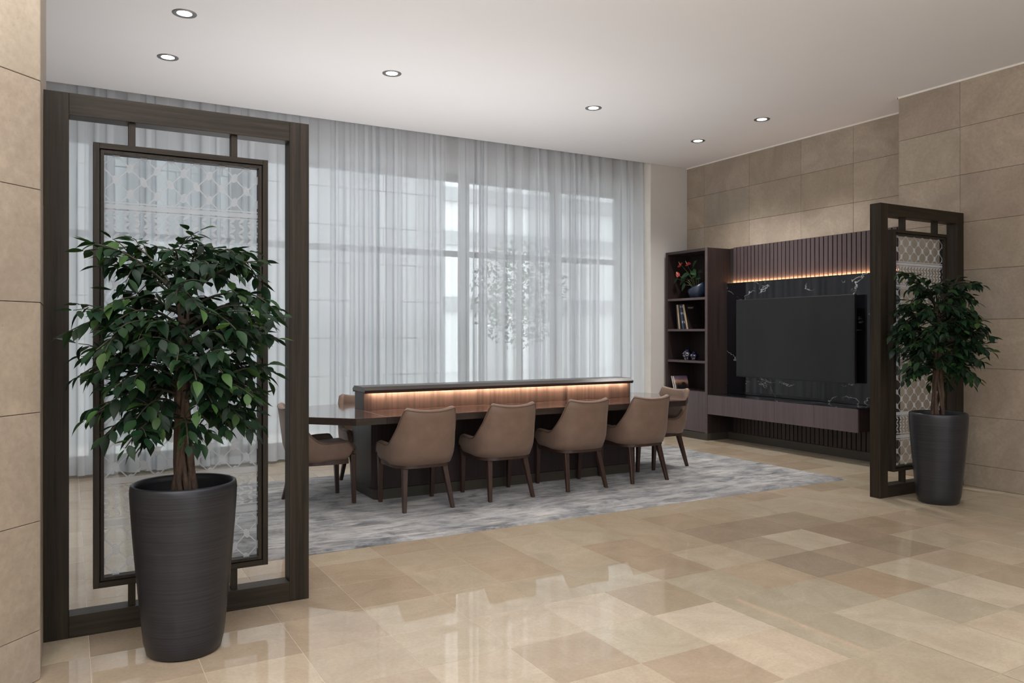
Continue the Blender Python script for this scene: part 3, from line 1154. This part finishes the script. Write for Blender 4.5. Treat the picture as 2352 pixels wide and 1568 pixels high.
def make_divider(label):
    X0, X1, Y0, Y1, H = -0.100, 1.090, 4.070, 4.170, 2.475
    fw = 0.100
    t = thing('divider_screen', label, 'room divider', (X0, Y0, 0), 0, 'framed glass room dividers')
    for a in (X0, X1 - fw):
        b = new()
        box(b, a, a + fw, Y0, Y1, 0, H, 0.0015)
        obj('stile', b, M['divider'], t)
    for z in (0, H - fw):
        b = new()
        box(b, X0 + fw, X1 - fw, Y0 + .0005, Y1 - .0005, z, z + fw, 0.0015)
        obj('rail', b, M['divider_h'], t)
    PX0, PX1, PZ0, PZ1 = 0.097, 0.885, 0.203, 2.267
    for xa in (0.244, 0.706):
        for z0, z1 in ((PZ1, H - fw), (fw, PZ0)):
            b = new()
            box(b, xa, xa + 0.030, Y0 + 0.022, Y0 + 0.072, z0, z1, 0.001)
            obj('spacer', b, M['divider'], t)
    fa = bpy.data.objects.new('inner_frame', None)
    C.objects.link(fa)
    fa.parent = t
    yi0, yi1 = Y0 + 0.016, Y0 + 0.078
    w = 0.026
    for a in (PX0, PX1 - w):
        b = new()
        box(b, a, a + w, yi0, yi1, PZ0, PZ1, 0.001)
        obj('inner_stile', b, M['divider'], fa)
    for z in (PZ0, PZ1 - w):
        b = new()
        box(b, PX0 + w, PX1 - w, yi0 + .0004, yi1 - .0004, z, z + w, 0.001)
        obj('inner_rail', b, M['divider_h'], fa)
    # glazing bead set back behind a dark groove
    w2 = w + 0.005
    bw = 0.014
    b = new()
    for a in (PX0 + w2, PX1 - w2 - bw):
        box(b, a, a + bw, yi0 + 0.006, yi1 - 0.006, PZ0 + w2, PZ1 - w2)
    for z in (PZ0 + w2, PZ1 - w2 - bw):
        box(b, PX0 + w2 + bw, PX1 - w2 - bw, yi0 + 0.006, yi1 - 0.006, z, z + bw)
    obj('glazing_bead', b, M['divider'], fa)
    b = new()
    for a in (PX0 + w - .001, PX1 - w2):
        box(b, a, a + 0.006, yi0 + 0.02, yi1 - 0.02, PZ0 + w, PZ1 - w)
    for z in (PZ0 + w - .001, PZ1 - w2):
        box(b, PX0 + w, PX1 - w, yi0 + 0.02, yi1 - 0.02, z, z + 0.006)
    obj('groove', b, M['groove'], fa)
    gx0, gx1, gz0, gz1 = PX0 + 0.043, PX1 - 0.043, PZ0 + 0.043, PZ1 - 0.043
    st = 0.0033
    nx, nz = int((gx1 - gx0) / st), int((gz1 - gz0) / st)
    yg = (yi0 + yi1) / 2
    off = Vector(t.location)
    vs, fs, dv = [], [], []
    for r in range(nz + 1):
        z = gz0 + (gz1 - gz0) * r / nz
        for c in range(nx + 1):
            x = gx0 + (gx1 - gx0) * c / nx
            vs.append((x - off.x, yg - off.y, z - off.z))
            dv.append(0.5 + etch_dist(x, z) * 50)
    for r in range(nz):
        for c in range(nx):
            k = r * (nx + 1) + c
            fs.append((k, k + 1, k + nx + 2, k + nx + 1))
    me = bpy.data.meshes.new('glass_pane')
    me.from_pydata(vs, [], fs)
    a = me.attributes.new('etch', 'FLOAT', 'POINT')
    a.data.foreach_set('value', dv)
    me.materials.append(M['etched'])
    o = obj('glass_pane', None, None, t, data=me)
    o['label'] = 'clear glass etched with a frosted lattice and leaf pattern'
    return t


div = make_divider('large dark framed glass divider screen at the left, standing against the pillar')
div2 = copy_tree(div)
div2.location = (5.897, 4.155, 0)
div2['label'] = 'dark framed glass divider screen at the right, standing against the stone wall'

# ------------------------------------------------------------------ bookcase, wall panelling, console, television
XB, YB0, YB1, HB = 7.14, 7.495, 8.300, 2.485
XW = 7.558
bc = thing('bookcase', 'tall dark wood bookcase with open shelves over cupboards, beside the white wall', 'bookcase', ((XB + XW) / 2, (YB0 + YB1) / 2, 0))


def bpart(name, mat, x0, x1, y0, y1, z0, z1, bev=0.001, parent=None):
    b = new()
    box(b, x0, x1, y0, y1, z0, z1, bev)
    return obj(name, b, mat, parent or bc)


sd = 0.042
bpart('side_panel', M['wenge'], XB + 0.004, XW, YB0, YB0 + sd, 0.0, HB)
bpart('side_panel', M['wenge'], XB + 0.004, XW, YB1 - sd, YB1, 0.0, HB)
bpart('front_edge', M['wenge_edge'], XB, XB + 0.004, YB0, YB0 + sd, 0.09, HB, 0)
bpart('front_edge', M['wenge'], XB, XB + 0.004, YB1 - sd, YB1, 0.09, HB, 0)
bpart('top_panel', M['wenge'], XB, XW, YB0 + sd, YB1 - sd, HB - 0.036, HB)
bpart('back_panel', M['wenge'], XW - 0.015, XW, YB0 + sd, YB1 - sd, 0.09, HB - 0.036, 0)
for z in (1.848, 1.437, 1.021):
    s = bpart('shelf', M['wenge'], XB + 0.006, XW - 0.015, YB0 + sd, YB1 - sd, z - 0.03, z)
    bpart('shelf_edge', M['wenge_edge'], XB + 0.003, XB + 0.0062, YB0 + sd, YB1 - sd, z - 0.03, z, 0, s)
bpart('counter', M['wenge'], XB + 0.012, XW - 0.015, YB0 + sd, YB1 - sd, 0.60, 0.626)
for a, b_ in ((YB0 + sd + .002, 7.888), (7.892, YB1 - sd - .002)):
    bpart('cupboard_door', M['console'], XB, XB + 0.02, a, b_, 0.098, 0.618)
bpart('carcass', M['wenge'], XB + 0.024, XW - 0.015, YB0 + sd, YB1 - sd, 0.09, 0.60, 0)
bpart('plinth', M['plinth'], XB - 0.002, XB + 0.06, YB0 - 0.002, YB1, 0.0, 0.09)
bpart('plinth', M['plinth'], XB + 0.06, XW, YB0 - 0.003, YB0 + 0.03, 0.0, 0.09)

YP0, YP1 = 4.83, 7.49
wp = thing('wall_panelling', 'dark slatted wood and black marble wall panelling behind the television', 'wall panel', (XW, 6.2, 0))


def wpart(name, mat, x0, x1, y0, y1, z0, z1, bev=0.001, parent=None):
    return bpart(name, mat, x0, x1, y0, y1, z0, z1, bev, parent or wp)


bk_up = wpart('slat_backing', M['groove'], XW - 0.018, XW, YP0, YP1, 2.02, 2.488, 0)
bk_lo = wpart('slat_backing', M['groove'], XW - 0.018, XW, YP0, YP1, 0.09, 0.60, 0)
pitch = (7.232 - 5.468) / 29
y = 7.232 - 0.006 + 4 * pitch
b = new()
sw = pitch - 0.0125
box(b, XW - 0.050, XW - 0.016, -sw / 2, sw / 2, 2.035, 2.492, 0.0012)
s_up = obj('slat', b, M['wenge_light'])
su = s_up.data
bpy.data.objects.remove(s_up)
b = new()
box(b, XW - 0.050, XW - 0.016, -sw / 2, sw / 2, 0.098, 0.42, 0.0012)
s_lo = obj('slat', b, M['wenge'])
sl = s_lo.data
bpy.data.objects.remove(s_lo)
while y > YP0 + 0.03:
    for bk, d in ((bk_up, su), (bk_lo, sl)):
        if y < YP1 - 0.03:
            o = obj('slat', None, None, bk, data=d)
            o.location = (-wp.location.x, y - wp.location.y - pitch / 2, 0)
    y -= pitch
wpart('marble_slab', M['marble'], XW - 0.075, XW - 0.001, YP0, YP1, 0.60, 2.024, 0.001)
wpart('marble_lip', M['marble'], XW - 0.075, XW - 0.069, YP0, YP1, 2.024, 2.032, 0)
wpart('light_strip', M['led2'], XW - 0.0688, XW - 0.0676, 4.86, YP1 - 0.02, 2.0245, 2.0315, 0)
wpart('plinth', M['plinth'], XW - 0.062, XW - 0.002, YP0, YP1, 0.0, 0.096)

co = thing('media_console', 'floating brown wood media console with four drawers, under the television', 'console', (7.3, 6.39, 0.35))
YC0, YC1 = 5.29, 7.49
XS = XW - 0.077
bpart('body', M['wenge'], XB + 0.02, XS, YC0, YC1, 0.345, 0.588, 0.001, co)
bpart('top', M['marble'], XB + 0.002, XS, YC0, YC1, 0.588, 0.598, 0.001, co)
for a, b_ in zip([YC1, 6.949, 6.398, 5.842], [6.949, 6.398, 5.842, YC0]):
    bpart('drawer_front', M['console'], XB, XB + 0.019, b_ + 0.0015, a - 0.0015, 0.343, 0.587, 0.001, co)

tv = thing('television', 'large black flat television on the black marble panel', 'television', (7.42, 6.367, 1.32))
bpart('screen', M['tv'], 7.374, 7.378, 5.517, 7.218, 0.842, 1.795, 0.0005, tv)
bpart('bezel', M['tv_edge'], 7.376, 7.415, 5.508, 7.227, 0.832, 1.804, 0.002, tv)
bpart('mount', M['tv_edge'], 7.415, XS, 6.0, 6.75, 1.1, 1.55, 0.002, tv)


# ------------------------------------------------------------------ things on the shelves


def rgb(*c):
    return tuple(((v / 255) / 12.92 if v / 255 <= 0.04045 else ((v / 255 + 0.055) / 1.055) ** 2.4) for v in c)


def book(name, label, cat, y, z, th, h, dpt, lean, spine, cover, pages=(0.6, 0.56, 0.48), x=7.19, group=None):
    """a book standing upright, spine toward the room, top leaning toward +Y"""
    t = thing(name, label, cat, (x, y, z), 0, group)
    off = Vector((x, y, z))

    def sk(b):
        for v in b.verts:
            v.co.y += (v.co.z) * math.tan(lean)
            v.co += off
    b = new()
    box(b, 0.003, dpt - 0.003, 0.002, th - 0.002, 0.003, h - 0.003)
    sk(b)
    obj('pages', b, plain('book_pages', pages, 0.8), t)
    b = new()
    box(b, 0, dpt, 0, 0.002, 0, h)
    sk(b)
    cv = obj('cover', b, cover, t)
    b = new()
    box(b, 0, dpt, th - 0.002, th, 0, h)
    sk(b)
    obj('cover', b, cover, t)
    b = new()
    box(b, -0.001, 0.003, 0, th, 0, h)
    sk(b)
    obj('spine', b, spine, t)
    return t, cv, sk


navy = plain('navy_cloth', rgb(26, 30, 44), 0.6)
blue = plain('slate_blue_cover', rgb(52, 66, 92), 0.5)
blackc = plain('black_cover', rgb(22, 18, 17), 0.5)
cream = plain('cream_spine', rgb(178, 158, 132), 0.6)
whitec = plain('white_print', rgb(215, 212, 208), 0.6)
GB = 'books leaning on the second shelf'
zs = 1.437
yb = 8.120
specs = [('thin navy book, leftmost of the leaning row on the second shelf', 0.016, navy, navy),
         ('cream spined book, second from the left on the second shelf', 0.034, cream, blackc),
         ('black book between the cream and slate blue spines on the second shelf', 0.020, blackc, blackc),
         ('slate blue spined book on the second shelf', 0.036, blue, navy),
         ('narrow navy book next to the dark covered book on the second shelf', 0.024, navy, navy),
         ('cream spined book with dark brown cover, rightmost on the second shelf', 0.036, cream, plain('dark_brown_cover', rgb(34, 27, 25), 0.45))]
for k, (lab, th, sp, cvm) in enumerate(specs):
    yb -= th
    lean = 0.10 + 0.028 * k
    if k:
        yb -= 0.0100
    yy = yb
    t, cv, sk = book('book', lab, 'book', yy, zs, th - 0.003, 0.330, 0.235, lean, sp, cvm, group=GB)
    if k in (3, 4):
        b = new()
        for z0, z1 in ((0.29, 0.31), (0.20, 0.225), (0.08, 0.11)):
            box(b, -0.0016, 0, th * 0.3, th * 0.6, z0, z1)
        sk(b)
        obj('spine_print', b, whitec, t)
    if k == 5:
        fc = bpy.data.curves.new('cover_title', 'FONT')
        fc.body = 'NONT'
        fc.size = 0.034
        fc.align_x = 'CENTER'
        fc.extrude = 0.0004
        fo = bpy.data.objects.new('cover_title', fc)
        C.objects.link(fo)
        dg = bpy.context.evaluated_depsgraph_get()
        fm = bpy.data.meshes.new_from_object(fo.evaluated_get(dg))
        bpy.data.objects.remove(fo)
        fm.materials.clear()
        fm.materials.append(whitec)
        o = obj('cover_title', None, None, t, data=fm)
        R_ = Matrix.Rotation(lean, 4, 'X') @ Matrix.Rotation(PI / 2, 4, 'X')
        fm.transform(Matrix.Translation((0.105, 0.276 * math.tan(lean) - 0.0012, 0.276)) @ Matrix.Rotation(-lean, 4, 'X') @ Matrix.Rotation(PI / 2, 4, 'X'))
        b = new()
        box(b, 0.125, 0.134, -0.0008, 0, 0.045, 0.054)
        sk(b)
        obj('cover_emblem', b, plain('cover_emblem', rgb(120, 100, 85), 0.5), t)


def photo_mat():
    t = NT('magazine_photo')
    v = t.coord()
    sep = t.n('SeparateXYZ', {'Vector': v})
    z = t.math('MULTIPLY', sep.outputs[2], 1 / 0.165)
    z = t.math('ADD', z, t.math('MULTIPLY', t.math('SUBTRACT', t.noise(v, 22, 4), 0.5), 0.35))
    c = t.ramp(z, [(0.0, rgb(58, 47, 46)), (0.36, rgb(100, 84, 82)), (0.48, rgb(196, 148, 115)), (0.62, rgb(240, 196, 156)), (0.75, rgb(172, 144, 160)), (1.0, rgb(120, 104, 134))])
    return t.done(t.pbsdf(Base_Color=c, Roughness=0.35))


ph = photo_mat()
GM = 'magazines on the lowest open shelf'
for k, (yy, lab, lean) in enumerate(((8.175, 'white spined magazine behind the other one on the lowest open shelf', 0.30),
                                     (8.140, 'magazine with a dusky mountain photo cover, front one on the lowest open shelf', 0.30))):
    t, cv, sk = book('magazine', lab, 'magazine', yy, 0.627, 0.022, 0.168, 0.235, lean, whitec, ph, group=GM)
    if k == 1:
        dk = plain('cover_silhouette', rgb(52, 43, 44), 0.5)
        b = new()
        for cx_, r, hh in ((0.045, 0.022, 0.05), (0.085, 0.018, 0.055), (0.150, 0.042, 0.085)):
            pts = [(cx_ - r, 0.004)] + [(cx_ - r * math.cos(PI * q / 10), hh * 0.55 + hh * 0.45 * math.sin(PI * q / 10)) for q in range(11)] + [(cx_ + r, 0.004)]
            a = [b.verts.new((px, -0.0009, pz)) for px, pz in pts]
            c2 = [b.verts.new((px, 0.0, pz)) for px, pz in pts]
            b.faces.new(a)
            b.faces.new(c2[::-1])
            for q in range(len(a)):
                b.faces.new((a[q], a[(q + 1) % len(a)], c2[(q + 1) % len(a)], c2[q]))
        sk(b)
        obj('cover_picture', b, dk, t)
        # looping script title, unreadable at this size in the photograph
        b = new()
        pts = [(0.06 + 0.012 * q + 0.007 * math.sin(q * 2.3), -0.0012, 0.128 + 0.010 * math.sin(q * 1.9) + 0.004 * math.cos(q * 3.1)) for q in range(11)]
        tube(b, pts, 0.0018, 4)
        sk(b)
        obj('cover_title', b, plain('title_ink', rgb(60, 30, 40), 0.5), t)

# porcelain jars


def jar_mat():
    t = NT('cobalt_porcelain')
    v = t.coord()
    a = t.noise(v, 55, 3, 0.6)
    sep = t.n('SeparateXYZ', {'Vector': v})
    front = t.ramp(t.math('MULTIPLY', sep.outputs[0], -14), [(0.3, (0, 0, 0)), (0.55, (1, 1, 1))])
    f = t.math('MULTIPLY', front, t.ramp(a, [(0.5, (0, 0, 0)), (0.56, (1, 1, 1))]))
    pat = t.ramp(t.noise(v, 80, 2), [(0.4, rgb(214, 196, 170)), (0.52, rgb(190, 205, 220)), (0.6, rgb(170, 110, 80))])
    c = t.mix(f, rgb(18, 24, 58), pat)
    return t.done(t.pbsdf(Base_Color=c, Roughness=0.12, Specular_IOR_Level=0.6))


M['jar'] = jar_mat()
for x, y, s, lab in ((7.27, 8.005, 1.0, 'taller cobalt blue porcelain jar with floral patch, on the third shelf'),
                     (7.26, 7.860, 0.76, 'shorter cobalt blue porcelain jar with floral patch, on the third shelf')):
    t = thing('porcelain_jar', lab, 'jar', (x, y, 1.021), 0, 'blue porcelain jars on the third shelf')
    b = new()
    lathe(b, [(0.040 * s, 0), (0.043 * s, 0.006 * s), (0.052 * s, 0.03 * s), (0.068 * s, 0.066 * s), (0.071 * s, 0.084 * s), (0.062 * s, 0.105 * s), (0.040 * s, 0.119 * s), (0.032 * s, 0.123 * s)], 28, (x, y, 1.021))
    obj('body', b, M['jar'], t)
    b = new()
    lathe(b, [(0.034 * s, 0.121 * s), (0.036 * s, 0.126 * s), (0.033 * s, 0.141 * s), (0.018 * s, 0.147 * s), (0.002, 0.149 * s)], 24, (x, y, 1.021))
    obj('lid', b, plain('cobalt_lid', rgb(20, 26, 60), 0.15), t)

# anthurium in a blue pot with a slanted mouth
ax_, ay_, az_ = 7.33, 7.885, 1.848
an = thing('potted_anthurium', 'red flowering anthurium in a dark blue pot on the top shelf', 'plant', (ax_, ay_, az_))
b = new()
dirx, diry = math.cos(math.radians(140)), math.sin(math.radians(140))   # low side of the mouth


def slant(a, z):
    k = max(0, (z - 0.06) / 0.12)
    return -0.055 * k * (math.cos(a) * dirx + math.sin(a) * diry)


lathe(b, [(0.085, 0), (0.092, 0.008), (0.118, 0.07), (0.126, 0.12), (0.118, 0.17), (0.108, 0.178), (0.104, 0.170), (0.108, 0.12), (0.10, 0.10)], 40, (ax_, ay_, az_), slant)
obj('pot', b, plain('blue_glaze', rgb(34, 46, 66), 0.35, spec=0.6, var=0.3, vscale=16), an)
b = new()
lathe(b, [(0.002, 0.10), (0.104, 0.112)], 24, (ax_, ay_, az_), cap0=False)
obj('soil', b, M['soil'], an)
green = plain('anthurium_leaf', rgb(44, 84, 46), 0.35, spec=0.6, var=0.25, vscale=30)
green2 = plain('anthurium_dark_leaf', rgb(30, 52, 34), 0.4, var=0.25, vscale=30)
red = plain('anthurium_spathe', rgb(176, 58, 66), 0.35, spec=0.6, var=0.2, vscale=30)
stemm = plain('anthurium_stem', rgb(86, 92, 62), 0.5)


def heart(b, c, tip, side, size, curl=0.15):
    """heart-shaped leaf: c base, tip direction, side direction"""
    c, tp, sd_ = Vector(c), Vector(tip).normalized(), Vector(side)
    sd_ = (sd_ - tp * sd_.dot(tp)).normalized()
    nn = tp.cross(sd_)
    N = 9
    rows = []
    for i in range(N + 1):
        s = i / N
        wd = 0.52 * math.sin(PI * min(1, s * 0.86 + 0.14)) ** 0.8 * (1 - 0.35 * s)
        if i == N:
            wd = 0.01
        row = []
        for q in (-1, -0.5, 0, 0.5, 1):
            p = c + tp * (size * (s - 0.12 - 0.10 * abs(q) * (1 - s))) + sd_ * (q * wd * size * 0.9) + nn * (size * (curl * abs(q) * 0.35 - curl * s * s))
            row.append(b.verts.new(p))
        rows.append(row)
    for r0, r1 in zip(rows, rows[1:]):
        for q in range(4):
            b.faces.new((r0[q], r0[q + 1], r1[q + 1], r1[q])).smooth = True


base = Vector((ax_, ay_, az_ + 0.11))
# (tip position offsets dx (depth), dy (left is +), dz), kind
AN = [((-0.10, 0.205, 0.350), 'r', (0, 1, -0.15), 0.095), ((-0.07, 0.125, 0.352), 'r', (0, -1, 0.1), 0.085), ((-0.12, 0.235, 0.205), 'r', (-0.2, 0.4, 0.8), 0.075),
      ((-0.12, 0.265, 0.165), 'd', (-0.2, 1, -0.9), 0.10), ((-0.04, 0.03, 0.33), 'g', (-0.2, -0.6, 0.5), 0.12), ((-0.05, 0.03, 0.255), 'g', (-0.3, -0.8, -0.5), 0.11),
      ((-0.07, 0.16, 0.185), 'd', (-0.3, 0.7, -0.9), 0.15), ((-0.08, 0.10, 0.22), 'd', (-0.4, 0.4, -0.3), 0.12), ((-0.06, 0.0, 0.19), 'd', (-0.4, -0.6, -0.1), 0.11),
      ((-0.10, 0.135, 0.075), 'd', (-0.2, 0.6, -0.9), 0.11), ((-0.02, -0.055, 0.245), 'd', (0.1, -1, -0.1), 0.07), ((-0.03, -0.04, 0.17), 'd', (-0.3, -0.8, -0.2), 0.09)]
for (dx, dy, dz), kd, tipd, sz in AN:
    tpos = base + Vector((dx, dy, dz))
    b = new()
    mid = base.lerp(tpos, 0.5) + Vector((0, -0.02, 0.03))
    tube(b, [base + Vector((dx * 0.1, dy * 0.1, -0.01)), mid, tpos], [0.0045, 0.0035, 0.0028], 6)
    st_ = obj('stem', b, stemm, an)
    b = new()
    sv = Vector((-1, 0, 0.5)).cross(Vector(tipd))
    if sv.length < 0.1:
        sv = Vector((0, 0, 1))
    sv = Vector((-0.75, 0.0, 0.5)).cross(Vector(tipd).normalized())
    heart(b, tpos, tipd, sv, sz)
    obj('spathe' if kd == 'r' else 'leaf', b, {'r': red, 'g': green, 'd': green2}[kd], an)
    if kd == 'r':
        b = new()
        sp = tpos + Vector(tipd).normalized() * sz * 0.12
        tube(b, [sp, sp + Vector((-0.012, 0.008, 0.022)), sp + Vector((-0.018, 0.014, 0.045))], [0.005, 0.0045, 0.003], 6)
        obj('spadix', b, plain('spadix_cream', rgb(210, 190, 130), 0.5), st_)

# ------------------------------------------------------------------ ficus trees in tall pots


def leaf_mesh(L, W, droop, fold, name):
    b = new()
    prof = [(0.0, 0.05), (0.12, 0.55), (0.30, 0.95), (0.48, 1.0), (0.66, 0.78), (0.82, 0.38), (0.92, 0.12), (1.0, 0.01)]
    rows = []
    for s, w in prof:
        x = s * L
        z = -droop * s * s * L
        row = []
        for q in (-1, 0, 1):
            row.append(b.verts.new((x, q * w * W / 2, z + (fold * abs(q) * w * W / 2))))
        rows.append(row)
    for r0, r1 in zip(rows, rows[1:]):
        for q in range(2):
            b.faces.new((r0[q], r0[q + 1], r1[q + 1], r1[q])).smooth = True
    me = bpy.data.meshes.new(name)
    b.to_mesh(me)
    b.free()
    me.materials.append(M['leaf'])
    return me


LEAVES = [leaf_mesh(0.078, 0.037, 0.18, 0.25, 'leaf'), leaf_mesh(0.084, 0.040, 0.35, 0.35, 'leaf'), leaf_mesh(0.068, 0.034, 0.10, 0.15, 'leaf'), leaf_mesh(0.080, 0.038, -0.12, 0.4, 'leaf')]
POT_H, POT_RT, POT_RB = 0.735, 0.217, 0.153


def make_tree(loc, label, seed, crown, zc, rz_, ymax, nbr):
    rd = random.Random(seed)
    X, Y = loc
    t = thing('potted_ficus', label, 'plant', (X, Y, 0), 0, 'potted ficus trees by the dividers')
    b = new()
    prof = [(POT_RB - 0.012, 0.0), (POT_RB, 0.010), (POT_RB + 0.012, 0.06)]
    for k in range(1, 13):
        s = k / 12
        prof.append((POT_RB + 0.012 + (POT_RT - POT_RB - 0.010) * (1 - (1 - s) ** 1.25), 0.06 + (POT_H - 0.06 - 0.03) * s))
    prof += [(POT_RT, POT_H - 0.012), (POT_RT - 0.003, POT_H - 0.003), (POT_RT - 0.010, POT_H), (POT_RT - 0.016, POT_H - 0.004), (POT_RT - 0.018, POT_H - 0.03),
             (POT_RT - 0.030, POT_H - 0.2), (POT_RT - 0.045, POT_H - 0.26)]
    lathe(b, prof, 64, (X, Y, 0))
    obj('pot', b, M['pot'], t)
    b = new()
    N = 26
    ctr = b.verts.new((X, Y, POT_H - 0.13))
    ring = [b.verts.new((X + 0.185 * math.cos(2 * PI * k / N), Y + 0.185 * math.sin(2 * PI * k / N), POT_H - 0.15)) for k in range(N)]
    for k in range(N):
        b.faces.new((ctr, ring[k], ring[(k + 1) % N]))
    obj('soil', b, M['soil'], t)
    # braided trunk
    zb, zt = POT_H - 0.16, zc + 0.22
    lean_x, lean_y = rd.uniform(-0.02, 0.02), rd.uniform(-0.02, 0.02)
    ax = lambda z: Vector((X + lean_x * (z - zb), Y + lean_y * (z - zb), z))
    nst = 9
    for k in range(nst):
        ph_ = 2 * PI * k / nst + rd.uniform(-0.3, 0.3)
        tw = rd.choice((-1, 1)) * rd.uniform(1.0, 2.2)
        pts, rads = [], []
        ztop = zt - rd.uniform(0, 0.25) if k > 1 else zt
        for q in range(15):
            s = q / 14
            z = zb + (ztop - zb) * s
            spread = 0.030 * (1 - s) ** 3 + 0.021 * (1 - 0.3 * s) + 0.03 * max(0, s - 0.7)
            a = ph_ + tw * s * 2
            p = ax(z) + Vector((math.cos(a) * spread + rd.uniform(-.003, .003), math.sin(a) * spread + rd.uniform(-.003, .003), 0))
            pts.append(p)
            rads.append((0.0205 if k < 3 else 0.0135) * (1 - 0.45 * s) + rd.uniform(-0.001, 0.001))
        b = new()
        tube(b, pts, rads, 7)
        obj('trunk', b, M['bark'], t)
    # branches with leaves
    leaves = []
    for k in range(nbr):
        u = (k + 0.5) / nbr
        z0 = zc - rz_ * 0.80 + (rz_ * 1.36) * u + rd.uniform(-0.02, 0.02)
        z0 = max(z0, POT_H + 0.16)
        az = k * 2.39996 + rd.uniform(-0.35, 0.35)
        # crown reach at this height
        vv = (z0 + 0.06 - zc) / rz_
        reach = crown(vv, az) * rd.uniform(0.72, 1.05)
        st0 = ax(min(z0, zt - 0.02)) + Vector((math.cos(az), math.sin(az), 0)) * 0.015
        if Y + reach * math.sin(az) > ymax - 0.06:      # the screen behind stops the crown
            reach = max(0.16, (ymax - 0.06 - Y) / math.sin(az))
        rise = rd.uniform(-0.02, 0.12) + (0.17 if vv > 0.45 else 0) - (0.10 if vv < -0.5 else 0)
        end = st0 + Vector((math.cos(az) * reach, math.sin(az) * reach, rise - 0.10 * reach))
        ctrl = st0.lerp(end, 0.5) + Vector((0, 0, 0.09 + 0.05 * rd.random()))
        pts = []
        for q in range(9):
            s = q / 8
            pts.append(st0 * (1 - s) ** 2 + ctrl * 2 * s * (1 - s) + end * s * s)
        b = new()
        tube(b, pts, [0.006 * (1 - 0.75 * q / 8) + 0.0012 for q in range(9)], 5)
        subs = [pts]
        for w in range(rd.choice((2, 3, 3))):
            q = rd.uniform(0.35, 0.8)
            i = int(q * 8)
            p0 = pts[i]
            sa = az + rd.choice((-1, 1)) * rd.uniform(0.4, 1.0)
            ln = reach * rd.uniform(0.28, 0.5)
            p2 = p0 + Vector((math.cos(sa) * ln, math.sin(sa) * ln, rd.uniform(-0.10, 0.09)))
            p1 = p0.lerp(p2, 0.5) + Vector((0, 0, 0.03))
            p1.y, p2.y = min(p1.y, ymax - 0.05), min(p2.y, ymax - 0.05)
            sp = [p0 * (1 - s) ** 2 + p1 * 2 * s * (1 - s) + p2 * s * s for s in (0, .25, .5, .75, 1)]
            tube(b, sp, [0.003, 0.0027, 0.0023, 0.002, 0.0014], 4)
            subs.append(sp)
        obj('branch', b, M['twig'], t)
        for sp in subs:
            m = len(sp) - 1
            Ltot = sum((sp[i + 1] - sp[i]).length for i in range(m))
            cntl = max(5, int(Ltot / 0.024))
            for q in range(cntl + 1):
                s = 0.25 + 0.75 * q / cntl if sp is pts else 0.1 + 0.9 * q / cntl
                f = min(s * m, m - 1e-4)
                i = int(f)
                p = sp[i].lerp(sp[i + 1], f - i)
                d = (sp[i + 1] - sp[i]).normalized()
                side = d.cross(Vector((0, 0, 1))).normalized()
                sg = 1 if q % 2 else -1
                if q == cntl:
                    ld = d
                else:
                    ld = (d * rd.uniform(0.4, 0.9) + side * sg * rd.uniform(0.5, 1.0) + Vector((0, 0, rd.uniform(-1.1, 0.1)))).normalized()
                if p.y + ld.y * 0.105 > ymax - 0.022:
                    ld.y = (ymax - 0.022 - p.y) / 0.105 if p.y < ymax - 0.03 else -abs(ld.y)
                    ld.normalize()
                if p.y + ld.y * 0.105 < ymax - 0.012:
                    leaves.append((p, ld))
    rd.shuffle(leaves)
    leaves.sort(key=lambda e: (e[0] - Vector((0, 0, CAMZ))).length)
    print('leaves', len(leaves))
    far_v, far_f, far_c = [], [], []
    for k, (p, ld) in enumerate(leaves):
        sc = rd.uniform(0.78, 1.12)
        upv = Vector((rd.uniform(-.45, .45), rd.uniform(-.45, .45), 1))
        yv = upv.cross(ld).normalized()
        zv = ld.cross(yv)
        mt = Matrix((( ld.x, yv.x, zv.x, p.x - X), (ld.y, yv.y, zv.y, p.y - Y), (ld.z, yv.z, zv.z, p.z), (0, 0, 0, 1))) @ Matrix.Translation((0.008, 0, 0)) @ Matrix.Scale(sc, 4)
        g_ = rd.random()
        if g_ < 0.72:
            cl = (0.0105 * rd.uniform(.8, 1.2), 0.030 * rd.uniform(.8, 1.25), 0.0145 * rd.uniform(.8, 1.2))
        elif g_ < 0.93:
            cl = (0.020, 0.048 * rd.uniform(.85, 1.2), 0.019)
        else:
            cl = (0.055, 0.115 * rd.uniform(.85, 1.15), 0.032)
        me = LEAVES[rd.randrange(4)]
        if k < 296:
            o = obj('leaf', None, None, t, data=me)
            o.matrix_local = mt
            o.color = (*cl, 1)
        else:
            n0 = len(far_v)
            for v in me.vertices:
                far_v.append(mt @ v.co)
                far_c.append(cl)
            for pl in me.polygons:
                far_f.append([n0 + i for i in pl.vertices])
    if far_v:
        me = bpy.data.meshes.new('inner_foliage')
        me.from_pydata(far_v, [], far_f)
        at = me.color_attributes.new('tone', 'FLOAT_COLOR', 'POINT')
        for k, cl in enumerate(far_c):
            at.data[k].color = (*cl, 1)
        me.materials.append(M['leaf_far'])
        for p_ in me.polygons:
            p_.use_smooth = True
        o = obj('inner_foliage', None, None, t, data=me)
        o['kind'] = 'stuff'
    return t


def crownL(v, az):
    v = max(-1, min(1, v))
    r = 0.43 * math.sqrt(max(0.10, 1 - (abs(v) ** 1.7)))
    return r * (1.0 + 0.06 * math.sin(3 * az))


def crownR(v, az):
    v = max(-1, min(1, v))
    r = 0.41 * math.sqrt(max(0.10, 1 - (abs(v) ** 1.7)))
    return r * (1.0 + 0.05 * math.sin(2 * az + 1))


make_tree((0.440, 3.690), 'leafy potted ficus tree in a tall graphite pot before the large left divider', 4, crownL, 1.335, 0.48, 4.055, 74)
make_tree((6.200, 3.844), 'leafy potted ficus tree in a tall graphite pot by the right stone wall', 12, crownR, 1.41, 0.48, 4.140, 68)
